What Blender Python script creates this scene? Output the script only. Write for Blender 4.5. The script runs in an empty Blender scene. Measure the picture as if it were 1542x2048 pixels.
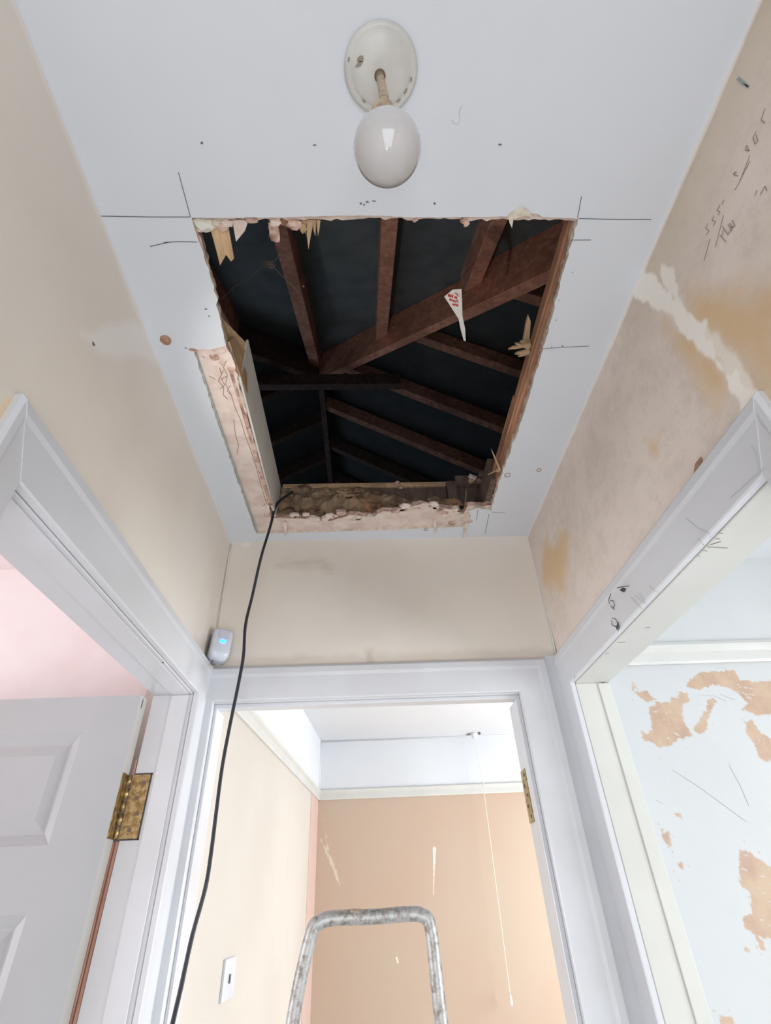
import bpy, bmesh, math, random
import numpy as np
from mathutils import Vector, Matrix, noise as mnoise
from mathutils.geometry import delaunay_2d_cdt

scene = bpy.context.scene
col = scene.collection
random.seed(7)
Z0 = 1.6                      # eye height of the camera above the floor

# ------------------------------------------------------------------ camera
FPX, PITCH, YAW, ROLL = 1011.54, .647075, .050991, -.048246
_f = Vector((math.sin(YAW)*math.cos(PITCH), math.cos(YAW)*math.cos(PITCH), math.sin(PITCH)))
_r0 = Vector((math.cos(YAW), -math.sin(YAW), 0)); _u0 = _r0.cross(_f)
R_ = math.cos(ROLL)*_r0 + math.sin(ROLL)*_u0
U_ = -math.sin(ROLL)*_r0 + math.cos(ROLL)*_u0
F_ = _f
cam_d = bpy.data.cameras.new('camera'); cam = bpy.data.objects.new('camera', cam_d); col.objects.link(cam)
cam_d.sensor_fit = 'HORIZONTAL'; cam_d.sensor_width = 36; cam_d.lens = FPX/1542*36
cam_d.clip_start = .01; cam_d.clip_end = 60
m = Matrix((R_, U_, -F_)).transposed().to_4x4(); m.translation = (0, 0, Z0)
cam.matrix_world = m
scene.camera = cam

# ------------------------------------------------------------------ light
world = bpy.data.worlds.new('world'); scene.world = world; world.use_nodes = True
world.node_tree.nodes['Background'].inputs[0].default_value = (.55, .68, .85, 1)
world.node_tree.nodes['Background'].inputs[1].default_value = .6
def area(name, loc, target, sx, sy, power, colr):
    d = bpy.data.lights.new(name, 'AREA'); d.shape = 'RECTANGLE'; d.size = sx; d.size_y = sy
    d.energy = power; d.color = colr
    o = bpy.data.objects.new(name, d); col.objects.link(o); o.location = loc
    o.rotation_euler = (Vector(target)-Vector(loc)).to_track_quat('-Z', 'Y').to_euler()
    return o
area('daylight_left_window', (-3.12, .1, 1.35), (0, .1, 1.35), 1.5, 1.2, 32, (.98, .985, 1))
area('daylight_right_window', (2.62, .1, 1.35), (0, .1, 1.35), 1.5, 1.2, 37, (.97, .985, 1))
area('daylight_far_window', (2.62, 3.0, 1.4), (0, 3.0, 1.4), 1.5, 1.2, 56, (.97, .985, 1))
area('daylight_front_door', (.05, -.80, 1.1), (.05, 1, 1.5), .8, 1.7, 8, (.92, .96, 1))
fl = bpy.data.lights.new('phone_flash', 'POINT'); fl.energy = .7; fl.shadow_soft_size = .004; fl.color = (1, .95, .9)
flo = bpy.data.objects.new('phone_flash', fl); col.objects.link(flo); flo.location = Vector((0, 0, Z0)) - .02*R_ + .01*U_ - .02*F_
tl = bpy.data.lights.new('added_attic_spot', 'SPOT'); tl.energy = 17; tl.spot_size = math.radians(30); tl.spot_blend = .6; tl.shadow_soft_size = .012; tl.color = (1, .93, .86)  # added off-frame spot for attic light and rafter shadows; real source unknown
tlo = bpy.data.objects.new('added_attic_spot', tl); col.objects.link(tlo); tlo.location = (-.40, .46, Z0-.40)
tlo.rotation_euler = (Vector((.20, 1.08, Z0+2.1))-tlo.location).to_track_quat('-Z', 'Y').to_euler()
scene.view_settings.view_transform = 'Standard'; scene.view_settings.look = 'None'
scene.view_settings.gamma = 1; scene.view_settings.use_curve_mapping = False
scene.view_settings.exposure = 0.76
scene.cycles.max_bounces = 14; scene.cycles.diffuse_bounces = 8
scene.cycles.use_denoising = True

# ------------------------------------------------------------------ pixel -> place helpers (real depth planes)
def ray(x, y): return F_*FPX + R_*(x-771) - U_*(y-1024)
def pz(x, y, z): d = ray(x, y); return d*((z-Z0)/d.z) + Vector((0, 0, Z0))
def pX(x, y, X): d = ray(x, y); return d*(X/d.x) + Vector((0, 0, Z0))
def pY(x, y, Y): d = ray(x, y); return d*(Y/d.y) + Vector((0, 0, Z0))

# ------------------------------------------------------------------ materials
def lin(c):
    return tuple((v/255/12.92 if v/255 <= .04045 else ((v/255+.055)/1.055)**2.4) for v in c) + (1,)
class NT:
    def __init__(s, name, rough=.6):
        s.m = bpy.data.materials.new(name); s.m.use_nodes = True; s.t = s.m.node_tree
        s.b = s.t.nodes['Principled BSDF']; s.b.inputs['Roughness'].default_value = rough
    def n(s, k, **kw):
        o = s.t.nodes.new(k)
        for a, v in kw.items():
            if a in o.inputs.keys(): o.inputs[a].default_value = v
            else: setattr(o, a, v)
        return o
    def l(s, a, b): s.t.links.new(a, b)
    def coord(s, scale=(1, 1, 1)):
        g = s.n('ShaderNodeNewGeometry'); mp = s.n('ShaderNodeMapping'); mp.inputs['Scale'].default_value = scale
        s.l(g.outputs['Position'], mp.inputs[0]); return mp.outputs[0]
    def noise(s, scale, detail=4, rough=.55, stretch=(1, 1, 1), dist=0):
        o = s.n('ShaderNodeTexNoise'); o.inputs['Scale'].default_value = scale; o.inputs['Detail'].default_value = detail
        o.inputs['Roughness'].default_value = rough; o.inputs['Distortion'].default_value = dist
        s.l(s.coord(stretch), o.inputs['Vector']); return o.outputs['Fac']
    def ramp(s, fac, lo, hi):
        o = s.n('ShaderNodeMapRange'); o.inputs['From Min'].default_value = lo; o.inputs['From Max'].default_value = hi
        s.l(fac, o.inputs['Value']); return o.outputs['Result']
    def mix(s, fac, a, b, mode='MIX'):
        o = s.n('ShaderNodeMix'); o.data_type = 'RGBA'; o.blend_type = mode
        if hasattr(fac, 'links'): s.l(fac, o.inputs[0])
        else: o.inputs[0].default_value = fac
        for v, i in ((a, 6), (b, 7)):
            if hasattr(v, 'links'): s.l(v, o.inputs[i])
            else: o.inputs[i].default_value = v
        return o.outputs[2]
    def attr(s, name):
        o = s.n('ShaderNodeAttribute'); o.attribute_name = name; return o.outputs['Fac']
    def mul(s, a, b):
        o = s.n('ShaderNodeMath'); o.operation = 'MULTIPLY'
        for v, i in ((a, 0), (b, 1)):
            if hasattr(v, 'links'): s.l(v, o.inputs[i])
            else: o.inputs[i].default_value = v
        return o.outputs[0]
    def base(s, c):
        if hasattr(c, 'links'): s.l(c, s.b.inputs['Base Color'])
        else: s.b.inputs['Base Color'].default_value = c
    def bump(s, h, strength=.3, dist=.002):
        o = s.n('ShaderNodeBump'); o.inputs['Strength'].default_value = strength; o.inputs['Distance'].default_value = dist
        s.l(h, o.inputs['Height']); s.l(o.outputs[0], s.b.inputs['Normal'])
def paint(name, c, c2=None, rough=.5, scale=3, bump=.15, amt=(.4, .65)):
    t = NT(name, rough); c2 = c2 or tuple(int(v*.95) for v in c)
    t.base(t.mix(t.ramp(t.noise(scale, 5), *amt), lin(c), lin(c2))); t.bump(t.noise(60, 3), bump, .0015); return t.m
def wood(name, c, c2, stretch, rough=.7, scale=18):
    t = NT(name, rough); g = t.noise(scale, 6, .6, stretch, .4)
    b = t.mix(t.ramp(g, .35, .62), lin(c), lin(c2))
    t.base(t.mix(t.ramp(t.noise(5, 3), .45, .7), b, lin(tuple(int((p+q)/2*.8) for p, q in zip(c, c2))))); t.bump(g, .5, .002); return t.m

M = {}
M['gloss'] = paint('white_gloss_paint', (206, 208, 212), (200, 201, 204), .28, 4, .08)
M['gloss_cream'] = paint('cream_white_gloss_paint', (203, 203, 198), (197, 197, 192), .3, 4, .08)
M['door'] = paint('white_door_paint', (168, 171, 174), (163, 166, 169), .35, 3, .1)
M['ceil'] = paint('white_ceiling_paint', (215, 220, 227), (210, 215, 221), .65, 1.7, .12)
M['ceil_room'] = paint('room_ceiling_paint', (212, 215, 219), (208, 211, 215), .7, 1.5, .1)
M['cream'] = paint('cream_wall_paint', (200, 194, 185), (194, 187, 178), .65, 1.2, .15)
M['pink'] = paint('pink_bare_plaster', (234, 226, 227), (228, 214, 214), .7, 2.2, .2, (.42, .62))
M['floor'] = wood('floorboards', (226, 225, 223), (212, 211, 209), (1, .1, 1))
M['joist'] = wood('red_brown_timber', (186, 142, 112), (154, 108, 82), (12, .8, 12), .75, 8)
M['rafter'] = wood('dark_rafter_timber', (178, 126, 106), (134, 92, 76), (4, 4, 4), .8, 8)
M['fresh'] = wood('fresh_split_wood', (216, 186, 148), (188, 150, 112), (14, 1.2, 14), .7, 8)
M['felt'] = paint('black_roofing_felt', (54, 57, 58), (44, 47, 48), .8, 8, .6)  # colour lowered to paint in the dimness of the side slopes
M['felt_lit'] = paint('lit_roofing_felt', (106, 112, 113), (92, 99, 100), .8, 8, .6)  # same felt in a lighter colour, painting in light on the near slope
M['rafter_lit'] = wood('lit_rafter_timber', (222, 162, 136), (190, 130, 106), (4, 4, 4), .8, 8)  # rafter timber lightened to paint in the light reaching the near slope
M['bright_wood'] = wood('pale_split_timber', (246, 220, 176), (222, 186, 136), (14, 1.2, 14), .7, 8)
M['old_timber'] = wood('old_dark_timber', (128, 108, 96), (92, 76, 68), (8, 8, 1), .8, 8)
M['shade_timber'] = wood('shaded_roof_timber', (96, 74, 66), (66, 52, 48), (4, 4, 4), .85, 8)  # rafter timber darkened to paint in shade on far and left members
M['plaster'] = paint('pink_old_plaster', (228, 212, 203), (210, 190, 180), .85, 22, .6)
M['plaster_core'] = paint('pink_broken_plaster_lumps', (216, 186, 172), (146, 114, 100), .9, 40, .9)
M['paper'] = paint('grey_board_paper', (222, 219, 210), (208, 205, 196), .7, 5, .2)
M['green'] = paint('green_board_edge', (166, 178, 174), (142, 158, 154), .8, 60, .5)
M['chalk'] = paint('white_chalky_edge', (222, 214, 200), (198, 184, 164), .8, 60, .8)
M['debris'] = None
M['brass'] = NT('tarnished_brass', .35).m
t = NT('aged_brass', .38); t.b.inputs['Metallic'].default_value = .8
t.base(t.mix(t.ramp(t.noise(90, 4), .42, .6), lin((190, 168, 122)), lin((140, 118, 80)))); t.bump(t.noise(120), .4, .0005); M['brass'] = t.m
t = NT('brushed_aluminium', .42); t.b.inputs['Metallic'].default_value = .35
t.base(t.mix(t.ramp(t.noise(70, 6, .7), .46, .62), lin((176, 176, 174)), lin((128, 120, 112)))); t.bump(t.noise(60), .3, .0008); M['alu'] = t.m
t = NT('black_rubber', .45); t.base(lin((38, 42, 50))); M['rubber'] = t.m
t = NT('opal_glass', .12); t.base(lin((188, 186, 186))); t.b.inputs['Subsurface Weight'].default_value = .35
t.b.inputs['Subsurface Radius'].default_value = (.02, .02, .02); t.b.inputs['Coat Weight'].default_value = .6; M['opal'] = t.m
M['rose'] = paint('aged_white_plastic', (206, 206, 202), (192, 191, 186), .35, 14, .1)
M['cord'] = paint('beige_flex', (190, 172, 150), (150, 130, 108), .6, 50, .4)
M['plastic'] = paint('white_plastic', (212, 216, 226), (204, 208, 220), .22, 10, .03)
t = NT('frosted_lens', .3); t.base(lin((196, 198, 212))); M['lens'] = t.m
t = NT('blue_led', .3); t.base(lin((40, 150, 255))); t.b.inputs['Emission Color'].default_value = (.02, .38, 1, 1); t.b.inputs['Emission Strength'].default_value = 3.0; M['led'] = t.m
t = NT('red_ink', .5); t.base(lin((205, 50, 42))); M['red'] = t.m
t = NT('crack_brown', .9); t.base(lin((146, 114, 98))); M['crack'] = t.m
t = NT('pale_scratch', .6); t.base(lin((168, 172, 174))); M['pale_scratch'] = t.m
t = NT('white_label_paper', .6); t.base(lin((244, 240, 234))); M['label'] = t.m
t = NT('pencil_graphite', .5); t.base(lin((96, 98, 104))); M['pencil'] = t.m
t = NT('faint_pencil', .5); t.base(lin((146, 136, 124))); M['pencil2'] = t.m
t = NT('scratch_brown', .7); t.base(lin((112, 94, 82))); M['scratch'] = t.m
t = NT('chip_brown', .8); t.base(t.mix(t.ramp(t.noise(80), .4, .6), lin((150, 112, 92)), lin((178, 142, 122)))); M['chip'] = t.m
t = NT('black_wear', .7); t.base(lin((58, 56, 54))); M['black'] = t.m
t = NT('string', .8); t.base(lin((226, 220, 208))); M['string'] = t.m
t = NT('dusty_cobweb', .9); t.base(lin((130, 120, 110))); M['web'] = t.m
t = NT('bare_copper_wood', .7); t.base(t.mix(t.ramp(t.noise(12, 4, .5, (6, 6, .6)), .4, .6), lin((206, 160, 140)), lin((178, 128, 108)))); M['bare'] = t.m
t = NT('dark_gap', .9); t.base(lin((110, 82, 70))); M['gap'] = t.m
t = NT('mineral_wool', .95)
c = t.mix(t.ramp(t.noise(16, 5, .6), .4, .62), lin((164, 142, 116)), lin((108, 86, 68)))
c = t.mix(t.mul(t.ramp(t.noise(9, 3), .5, .7), .75), c, lin((190, 138, 100)))
c = t.mix(t.ramp(t.noise(11, 4, .7, (1, 1, 2)), .56, .66), c, lin((84, 66, 54)))
t.base(c); t.bump(t.noise(90, 4), .9, .004); M['debris'] = t.m

# walls with damage masks stored on their own dense grid (m1, m2, m3 are marks that belong to the surface)
t = NT('beige_hall_wall', .6)
c = t.mix(t.ramp(t.noise(2.2, 5), .4, .68), lin((227, 220, 210)), lin((219, 210, 199)))
c = t.mix(t.mul(t.attr('m1'), .6), c, lin((236, 234, 232)))
c = t.mix(t.mul(t.attr('m2'), .8), c, lin((160, 140, 122)))
c = t.mix(t.attr('m3'), c, lin((232, 205, 168)))
t.base(c); t.bump(t.noise(22, 5), .25, .002); M['hallwall'] = t.m
t = NT('stripped_mottled_wall', .7)
c = t.mix(t.ramp(t.noise(3.2, 6, .65), .36, .64), lin((226, 214, 205)), lin((214, 201, 189)))
c = t.mix(t.mul(t.ramp(t.noise(20, 7, .75), .48, .8), .34), c, lin((152, 138, 124)))
c = t.mix(t.mul(t.attr('m2'), .75), c, lin((214, 180, 130)))
c = t.mix(t.mul(t.attr('m3'), .6), c, lin((190, 174, 146)))
c = t.mix(t.attr('m1'), c, lin((242, 238, 230)))
t.base(c); t.bump(t.noise(35, 5, .65), .5, .002); M['hallright'] = t.m
t = NT('peeled_white_wall', .6)
c = t.mix(t.ramp(t.noise(3, 4), .4, .7), lin((195, 197, 197)), lin((190, 193, 193)))
tan = t.mix(t.ramp(t.noise(9, 5, .6), .4, .65), lin((190, 166, 142)), lin((176, 148, 128)))
c = t.mix(t.attr('m1'), c, tan); c = t.mix(t.mul(t.attr('m2'), .8), c, lin((190, 192, 196)))
t.base(c); t.bump(t.noise(25, 4), .3, .002); M['peeled'] = t.m
t = NT('tan_plaster_wall', .7)
c = t.mix(t.ramp(t.noise(1.3, 4), .4, .65), lin((186, 167, 148)), lin((188, 162, 143)))
c = t.mix(t.attr('m1'), c, lin((240, 232, 222))); c = t.mix(t.mul(t.attr('m2'), .6), c, lin((188, 170, 148)))
t.base(c); t.bump(t.noise(20, 4), .2, .002); M['tan'] = t.m
t = NT('rose_stripe', .6); t.base(lin((200, 174, 164))); M['stripe'] = t.m

# ------------------------------------------------------------------ builders
def obj(name, verts, faces, mat, parent=None, smooth=False, mats=None, fm=None):
    me = bpy.data.meshes.new(name); me.from_pydata([tuple(v) for v in verts], [], faces); me.validate()
    for k in (mats or [mat]): me.materials.append(M[k])
    if fm: me.polygons.foreach_set('material_index', fm[:len(me.polygons)])
    if smooth: me.polygons.foreach_set('use_smooth', [True]*len(me.polygons))
    me.update()
    o = bpy.data.objects.new(name, me); col.objects.link(o)
    if parent is not None: o.parent = parent; o.matrix_parent_inverse = Matrix.Identity(4); place(o, parent)
    return o
def place(o, parent):
    # geometry is written in world coordinates; undo the parent's position
    def W(p): return p.matrix_basis.copy() if p.parent is None else W(p.parent) @ p.matrix_parent_inverse @ p.matrix_basis
    o.matrix_parent_inverse = W(parent).inverted()
def empty(name, loc, label=None, cat=None, group=None, parent=None):
    o = bpy.data.objects.new(name, None); o.empty_display_size = .05; o.location = loc; col.objects.link(o)
    if parent is not None: o.parent = parent; place(o, parent)
    return tag(o, label, cat, group)
def tag(o, label=None, cat=None, group=None, kind=None):
    if label: o['label'] = label
    if cat: o['category'] = cat
    if group: o['group'] = group
    if kind: o['kind'] = kind
    return o
class MB:
    def __init__(s): s.v = []; s.f = []; s.fm = []
    def add(s, v, f, k=0):
        n = len(s.v); s.v += [tuple(a) for a in v]; s.f += [tuple(i+n for i in q) for q in f]; s.fm += [k]*len(f)
    def box(s, a, b, k=0):
        x0, y0, z0 = [min(p, q) for p, q in zip(a, b)]; x1, y1, z1 = [max(p, q) for p, q in zip(a, b)]
        s.add([(x0,y0,z0),(x1,y0,z0),(x1,y1,z0),(x0,y1,z0),(x0,y0,z1),(x1,y0,z1),(x1,y1,z1),(x0,y1,z1)],
              [(0,3,2,1),(4,5,6,7),(0,1,5,4),(1,2,6,5),(2,3,7,6),(3,0,4,7)], k)
    def bar(s, a, b, w, d, up=(0, 0, 1), k=0):       # board from a to b: w across, d deep along up
        a, b = Vector(a), Vector(b); t_ = (b-a).normalized(); sd = t_.cross(Vector(up)).normalized(); u = sd.cross(t_)
        q = [sd*(sx*w/2)+u*(sz*d/2) for sx, sz in ((-1,-1),(1,-1),(1,1),(-1,1))]
        s.add([a+p for p in q]+[b+p for p in q], [(0,1,2,3),(7,6,5,4),(0,4,5,1),(1,5,6,2),(2,6,7,3),(3,7,4,0)], k)
    def tube(s, pts, r, n=10, k=0, flat=1.0, up=None, cap=True):
        pts = [Vector(p) for p in pts]; rings = []
        ref = Vector(up) if up else Vector((.13, .31, .94))
        for i, p in enumerate(pts):
            t_ = (pts[min(i+1, len(pts)-1)]-pts[max(i-1, 0)]).normalized()
            sd = t_.cross(ref).normalized(); u = sd.cross(t_)
            rr = r[i] if isinstance(r, (list, tuple)) else r
            rings.append([p+sd*math.cos(2*math.pi*j/n)*rr+u*math.sin(2*math.pi*j/n)*rr*flat for j in range(n)])
        v = [q for rg in rings for q in rg]; f = []
        for i in range(len(pts)-1):
            for j in range(n): f.append((i*n+j, i*n+(j+1) % n, (i+1)*n+(j+1) % n, (i+1)*n+j))
        if cap: f.append(tuple(range(n))[::-1]); f.append(tuple((len(pts)-1)*n+j for j in range(n)))
        s.add(v, f, k)
    def lathe(s, prof, c, n=40, k=0):               # prof = (r, z offset); axis vertical through c
        v = []; f = []
        for r, z in prof:
            for j in range(n): a = 2*math.pi*j/n; v.append((c[0]+r*math.cos(a), c[1]+r*math.sin(a), c[2]+z))
        for i in range(len(prof)-1):
            for j in range(n): f.append((i*n+j, i*n+(j+1) % n, (i+1)*n+(j+1) % n, (i+1)*n+j))
        s.add(v, f, k)
    def poly(s, pts, off, k=0):                     # flat polygon given a small thickness along off
        n = len(pts); off = Vector(off); pts = [Vector(p) for p in pts]
        s.add(pts+[p+off for p in pts], [tuple(range(n)), tuple(range(2*n-1, n-1, -1))]+[(i, i+n, (i+1) % n+n, (i+1) % n) for i in range(n)], k)
    def strip(s, pts, w, nrm, th=.0006, k=0):       # thin drawn line lying on a surface
        nrm = Vector(nrm); pts = [Vector(p) for p in pts]
        for a, b in zip(pts[:-1], pts[1:]):
            sd = (b-a).cross(nrm)
            if sd.length < 1e-9: continue
            sd = sd.normalized()*w/2; s.poly([a-sd, b-sd, b+sd, a+sd], nrm*th, k)
    def build(s, name, mat, parent=None, smooth=False, mats=None):
        me_o = obj(name, s.v, s.f, mat, parent, smooth, mats, s.fm if mats else None)
        bm = bmesh.new(); bm.from_mesh(me_o.data); bmesh.ops.recalc_face_normals(bm, faces=bm.faces); bm.to_mesh(me_o.data); bm.free()
        return me_o
def bevel(o, w, seg=2):
    b = o.modifiers.new('bevel', 'BEVEL'); b.width = w; b.segments = seg; b.limit_method = 'ANGLE'; b.angle_limit = .6; return o
def struct(o): o['kind'] = 'structure'; return o

# numpy noise for masks
_rng = np.random.RandomState(5); _lat = _rng.rand(256, 256)
def vn(x, y):
    xi = np.floor(x).astype(int); yi = np.floor(y).astype(int); fx = x-xi; fy = y-yi
    fx = fx*fx*(3-2*fx); fy = fy*fy*(3-2*fy); g = lambda a, b: _lat[a % 256, b % 256]
    return (g(xi, yi)*(1-fx)+g(xi+1, yi)*fx)*(1-fy)+(g(xi, yi+1)*(1-fx)+g(xi+1, yi+1)*fx)*fy
def fbm(x, y, s, o=4):
    r = 0; a = .5
    for i in range(o): r = r+a*vn(x*s+17*i, y*s+31*i); s *= 2.1; a *= .5
    return r
def seg_d(x, y, pts, ws):
    d = np.full(x.shape, 9.)
    for (a, b, wa, wb) in zip(pts[:-1], pts[1:], ws[:-1], ws[1:]):
        ax, ay = a; bx, by = b; dx, dy = bx-ax, by-ay; L2 = dx*dx+dy*dy+1e-9
        tt = np.clip(((x-ax)*dx+(y-ay)*dy)/L2, 0, 1)
        d = np.minimum(d, np.hypot(x-ax-tt*dx, y-ay-tt*dy)-(wa+(wb-wa)*tt))
    return d
def poly_d(x, y, P):
    P = np.array(P); n = len(P); d = np.full(x.shape, 9.); ins = np.zeros(x.shape, bool)
    for i in range(n):
        a = P[i]; b = P[(i+1) % n]; e = b-a; L2 = (e@e)+1e-9
        tt = np.clip(((x-a[0])*e[0]+(y-a[1])*e[1])/L2, 0, 1); d = np.minimum(d, np.hypot(x-a[0]-tt*e[0], y-a[1]-tt*e[1]))
        c = ((a[1] > y) != (b[1] > y)) & (x < (b[0]-a[0])*(y-a[1])/((b[1]-a[1]) or 1e-9)+a[0]); ins ^= c
    return np.where(ins, -d, d)
def soft(d, w): return np.clip(.5-d/w, 0, 1)

def grid_wall(name, axis, at, sgn, us, vs, hole, masks, mat, back=None, backmat=None):
    # axis 'x': plane x=at, u=Y v=z ; axis 'y': plane Y=at, u=x v=z. hole(u0,u1,v0,v1)->True leaves the cell out
    us = np.array(us); vs = np.array(vs); nu, nv = len(us), len(vs)
    Ug, Vg = np.meshgrid(us, vs, indexing='ij')
    P = [(at, u, v) if axis == 'x' else (u, at, v) for u, v in zip(Ug.ravel(), Vg.ravel())]
    f = []
    for i in range(nu-1):
        for j in range(nv-1):
            if hole and hole((us[i]+us[i+1])/2, (vs[j]+vs[j+1])/2): continue
            q = (i*nv+j, (i+1)*nv+j, (i+1)*nv+j+1, i*nv+j+1)
            if (axis == 'x') != (sgn < 0): pass
            else: q = q[::-1]
            f.append(q if axis == 'x' else q[::-1])
    nfront = len(f); fm = [0]*nfront; mats = [mat]
    mb = MB(); mb.v = P; mb.f = f; mb.fm = fm
    if back:
        mats.append(backmat or mat)
        for a, b in back: mb.box(a, b, 1)
    o = obj(name, mb.v, mb.f, None, None, False, mats, mb.fm)
    for k, fn in masks.items():
        at_ = o.data.attributes.new(k, 'FLOAT', 'POINT'); vals = np.zeros(len(o.data.vertices))
        vals[:nu*nv] = fn(Ug, Vg).ravel(); at_.data.foreach_set('value', vals.astype(np.float32))
    return struct(o)
def span(*parts):
    out = [parts[0][0]]
    for a, b, n in parts: out += list(np.linspace(a, b, n+1))[1:]
    return out

# ------------------------------------------------------------------ dimensions
XL, XR, YB = -.468, .577, 1.478          # hall faces
XLo, XRo, YBo = -.572, .673, 1.555       # the same walls from the rooms behind them
ZC = Z0+1.0; ZT = Z0+.56; ZD = Z0+.452   # ceiling, architrave top, door head
YN, YF = .52, 1.39                       # side door openings
YFRONT = -.85

# ------------------------------------------------------------------ setting: floor
mb = MB(); xx = -3.2
mb.box((-3.2, YFRONT-.1, -.12), (2.7, 4.5, -.02)); fo = struct(mb.build('floor', 'floor'))
bm_ = None
k = 0
while xx < 2.7:
    b = MB(); b.box((xx+.002, YFRONT-.1, -.02), (min(xx+.148, 2.7), 4.5, 0)); b.build('floorboard', 'floor', fo); xx += .15

# ------------------------------------------------------------------ hall walls
def P2x(pts, X): return [(p.y, p.z) for p in (pX(a, b, X) for a, b in pts)]
def P2y(pts, Y): return [(p.x, p.z) for p in (pY(a, b, Y) for a, b in pts)]
left_white = P2x([(165, 668), (250, 640), (318, 668), (312, 725), (205, 705)], XL)
left_smear = P2x([(75, 380), (105, 560), (170, 700)], XL)
warm = P2x([(-30, 790), (42, 797), (42, 808), (-20, 930)], XL)
grid_wall('wall_left', 'x', XL, 1, span((YFRONT, 0, 6), (0, YB, 240)), span((0, ZT-.02, 8), (ZT-.02, ZC+.01, 110)),
    lambda u, v: YN-.02 < u < YF+.02 and v < ZD+.02,
    {'m1': lambda u, v: soft(poly_d(u, v, left_white)+.03*(fbm(u, v, 14)-.5), .02)*.9 + soft(ZC-v-.004-.022*fbm(u, v, 7, 3), .006)*.8,
     'm2': lambda u, v: soft(.60-fbm(u, v, 9), .1)*.0 + soft(seg_d(u, v, [(1.32, ZT+.0), (1.45, ZT+.05)], [.01, .02])+.03*(fbm(u, v, 20)-.5), .04)*.5,
     'm3': lambda u, v: soft(poly_d(u, v, warm), .01)},
    'hallwall', [((XLo, YFRONT, 0), (XL-.004, YN-.02, ZC)), ((XLo, YF+.02, 0), (XL-.004, YBo, ZC)), ((XLo, YN-.02, ZD+.02), (XL-.004, YF+.02, ZC))], 'pink')
fill = P2x([(1268, 558), (1320, 590), (1375, 640), (1420, 705), (1465, 765), (1500, 800)], XR)
fill2 = P2x([(1330, 545), (1352, 590), (1368, 640)], XR)
fill3 = P2x([(1400, 650), (1440, 700), (1492, 780)], XR)
yel = P2x([(1370, 580), (1560, 560), (1600, 800), (1520, 790), (1450, 720), (1385, 660)], XR)
yel2 = P2x([(1290, 880), (1320, 870), (1322, 915), (1295, 925)], XR)
yel3 = P2x([(1090, 1090), (1135, 1070), (1130, 1190), (1085, 1160)], XR)
yel4 = P2x([(1330, 640), (1420, 700), (1470, 790), (1440, 800), (1380, 720)], XR)
top_z = P2x([(1300, 560), (1420, 560), (1560, 0), (1530, 0)], XR)
grid_wall('wall_right', 'x', XR, -1, span((YFRONT, 0, 6), (0, YB, 420)), span((0, ZT-.02, 8), (ZT-.02, ZC+.01, 170)),
    lambda u, v: YN-.02 < u < YF+.02 and v < ZD+.02,
    {'m1': lambda u, v: np.maximum.reduce([soft(seg_d(u, v, fill, [.032, .022, .012, .014, .016, .02])+.05*(fbm(u, v, 26)-.45), .006),
                                           soft(seg_d(u, v, fill2, [.016, .01, .001])+.03*(fbm(u, v, 40)-.45), .006)*.85,
                                           soft(seg_d(u, v, fill3, [.008, .014, .018])+.03*(fbm(u, v, 33)-.45), .008)*.7,
                                           soft(ZC-v-.004-.010*fbm(u, v, 9), .006)*.8]),
     'm2': lambda u, v: np.maximum.reduce([soft(poly_d(u, v, P)+.07*(fbm(u, v, 14)-.45), w) for P, w in ((yel, .06), (yel2, .03), (yel3, .05), (yel4, .04))]),
     'm3': lambda u, v: np.maximum(soft(v*0+(u-.58)+.1*(fbm(u, v, 8)-.5), .15), 0)*soft(.30-(v-ZC+.42)+.1*fbm(u, v, 5), .2)},
    'hallright', [((XR+.004, YFRONT, 0), (XRo, YN-.02, ZC)), ((XR+.004, YF+.02, 0), (XRo, YBo, ZC)), ((XR+.004, YN-.02, ZD+.02), (XRo, YF+.02, ZC))], 'ceil_room')
smA = P2y([(560, 1130), (640, 1125), (660, 1140)], YB); smB = P2y([(740, 1310), (745, 1322)], YB)
grid_wall('wall_back', 'y', YB, -1, span((XL, XR, 170)), span((0, ZT-.02, 8), (ZT-.02, ZC+.01, 90)),
    lambda u, v: -.45 < u < .45 and v < ZD+.02,
    {'m1': lambda u, v: soft(v*0+seg_d(u, v, [(XL+.05, ZC-.015), (XL+.06, ZC-.016)], [.006, .006])+.01*(fbm(u, v, 40)-.5), .01),
     'm2': lambda u, v: np.maximum.reduce([soft(seg_d(u, v, smA, [.006, .01, .006])+.05*(fbm(u, v*6, 18)-.42), .05)*.5, soft(seg_d(u, v, smB, [.01, .02])+.04*(fbm(u, v, 30)-.45), .03)*.6,
                                           soft(fbm(u, v*4, 16)*-1+.63, .1)*soft(ZC-.05-v, .06)*0, soft(v-ZT-.012-.02*fbm(u, v, 25), .02)*.35]),
     'm3': lambda u, v: u*0},
    'hallwall', [((XL, YB+.004, 0), (-.45, YBo, ZC)), ((.45, YB+.004, 0), (XR, YBo, ZC)), ((-.45, YB+.004, ZD+.02), (.45, YBo, ZC))], 'cream')
mb = MB()
mb.box((XL, YFRONT-.1, 0), (-.38, YFRONT, ZC)); mb.box((.48, YFRONT-.1, 0), (XR, YFRONT, ZC)); mb.box((-.38, YFRONT-.1, 2.08), (.48, YFRONT, ZC))
struct(mb.build('wall_front', 'cream'))
# corner plaster beads at the hall's far corners
for (a, b, nm) in (((1057, 1064), (1112, 1305), 1), ((462, 1088), (437, 1262), 2)):
    q0 = pY(*a, YB-.003); q1 = pY(*b, YB-.003)
    mb = MB(); mb.tube([q0+(q1-q0)*s_/6+Vector((random.uniform(-.001, .001), 0, 0)) for s_ in range(7)], .0028, 6)
    struct(mb.build('trim_%d' % (20+nm), 'gloss_cream' if nm == 1 else 'hallwall', None, True))

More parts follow.
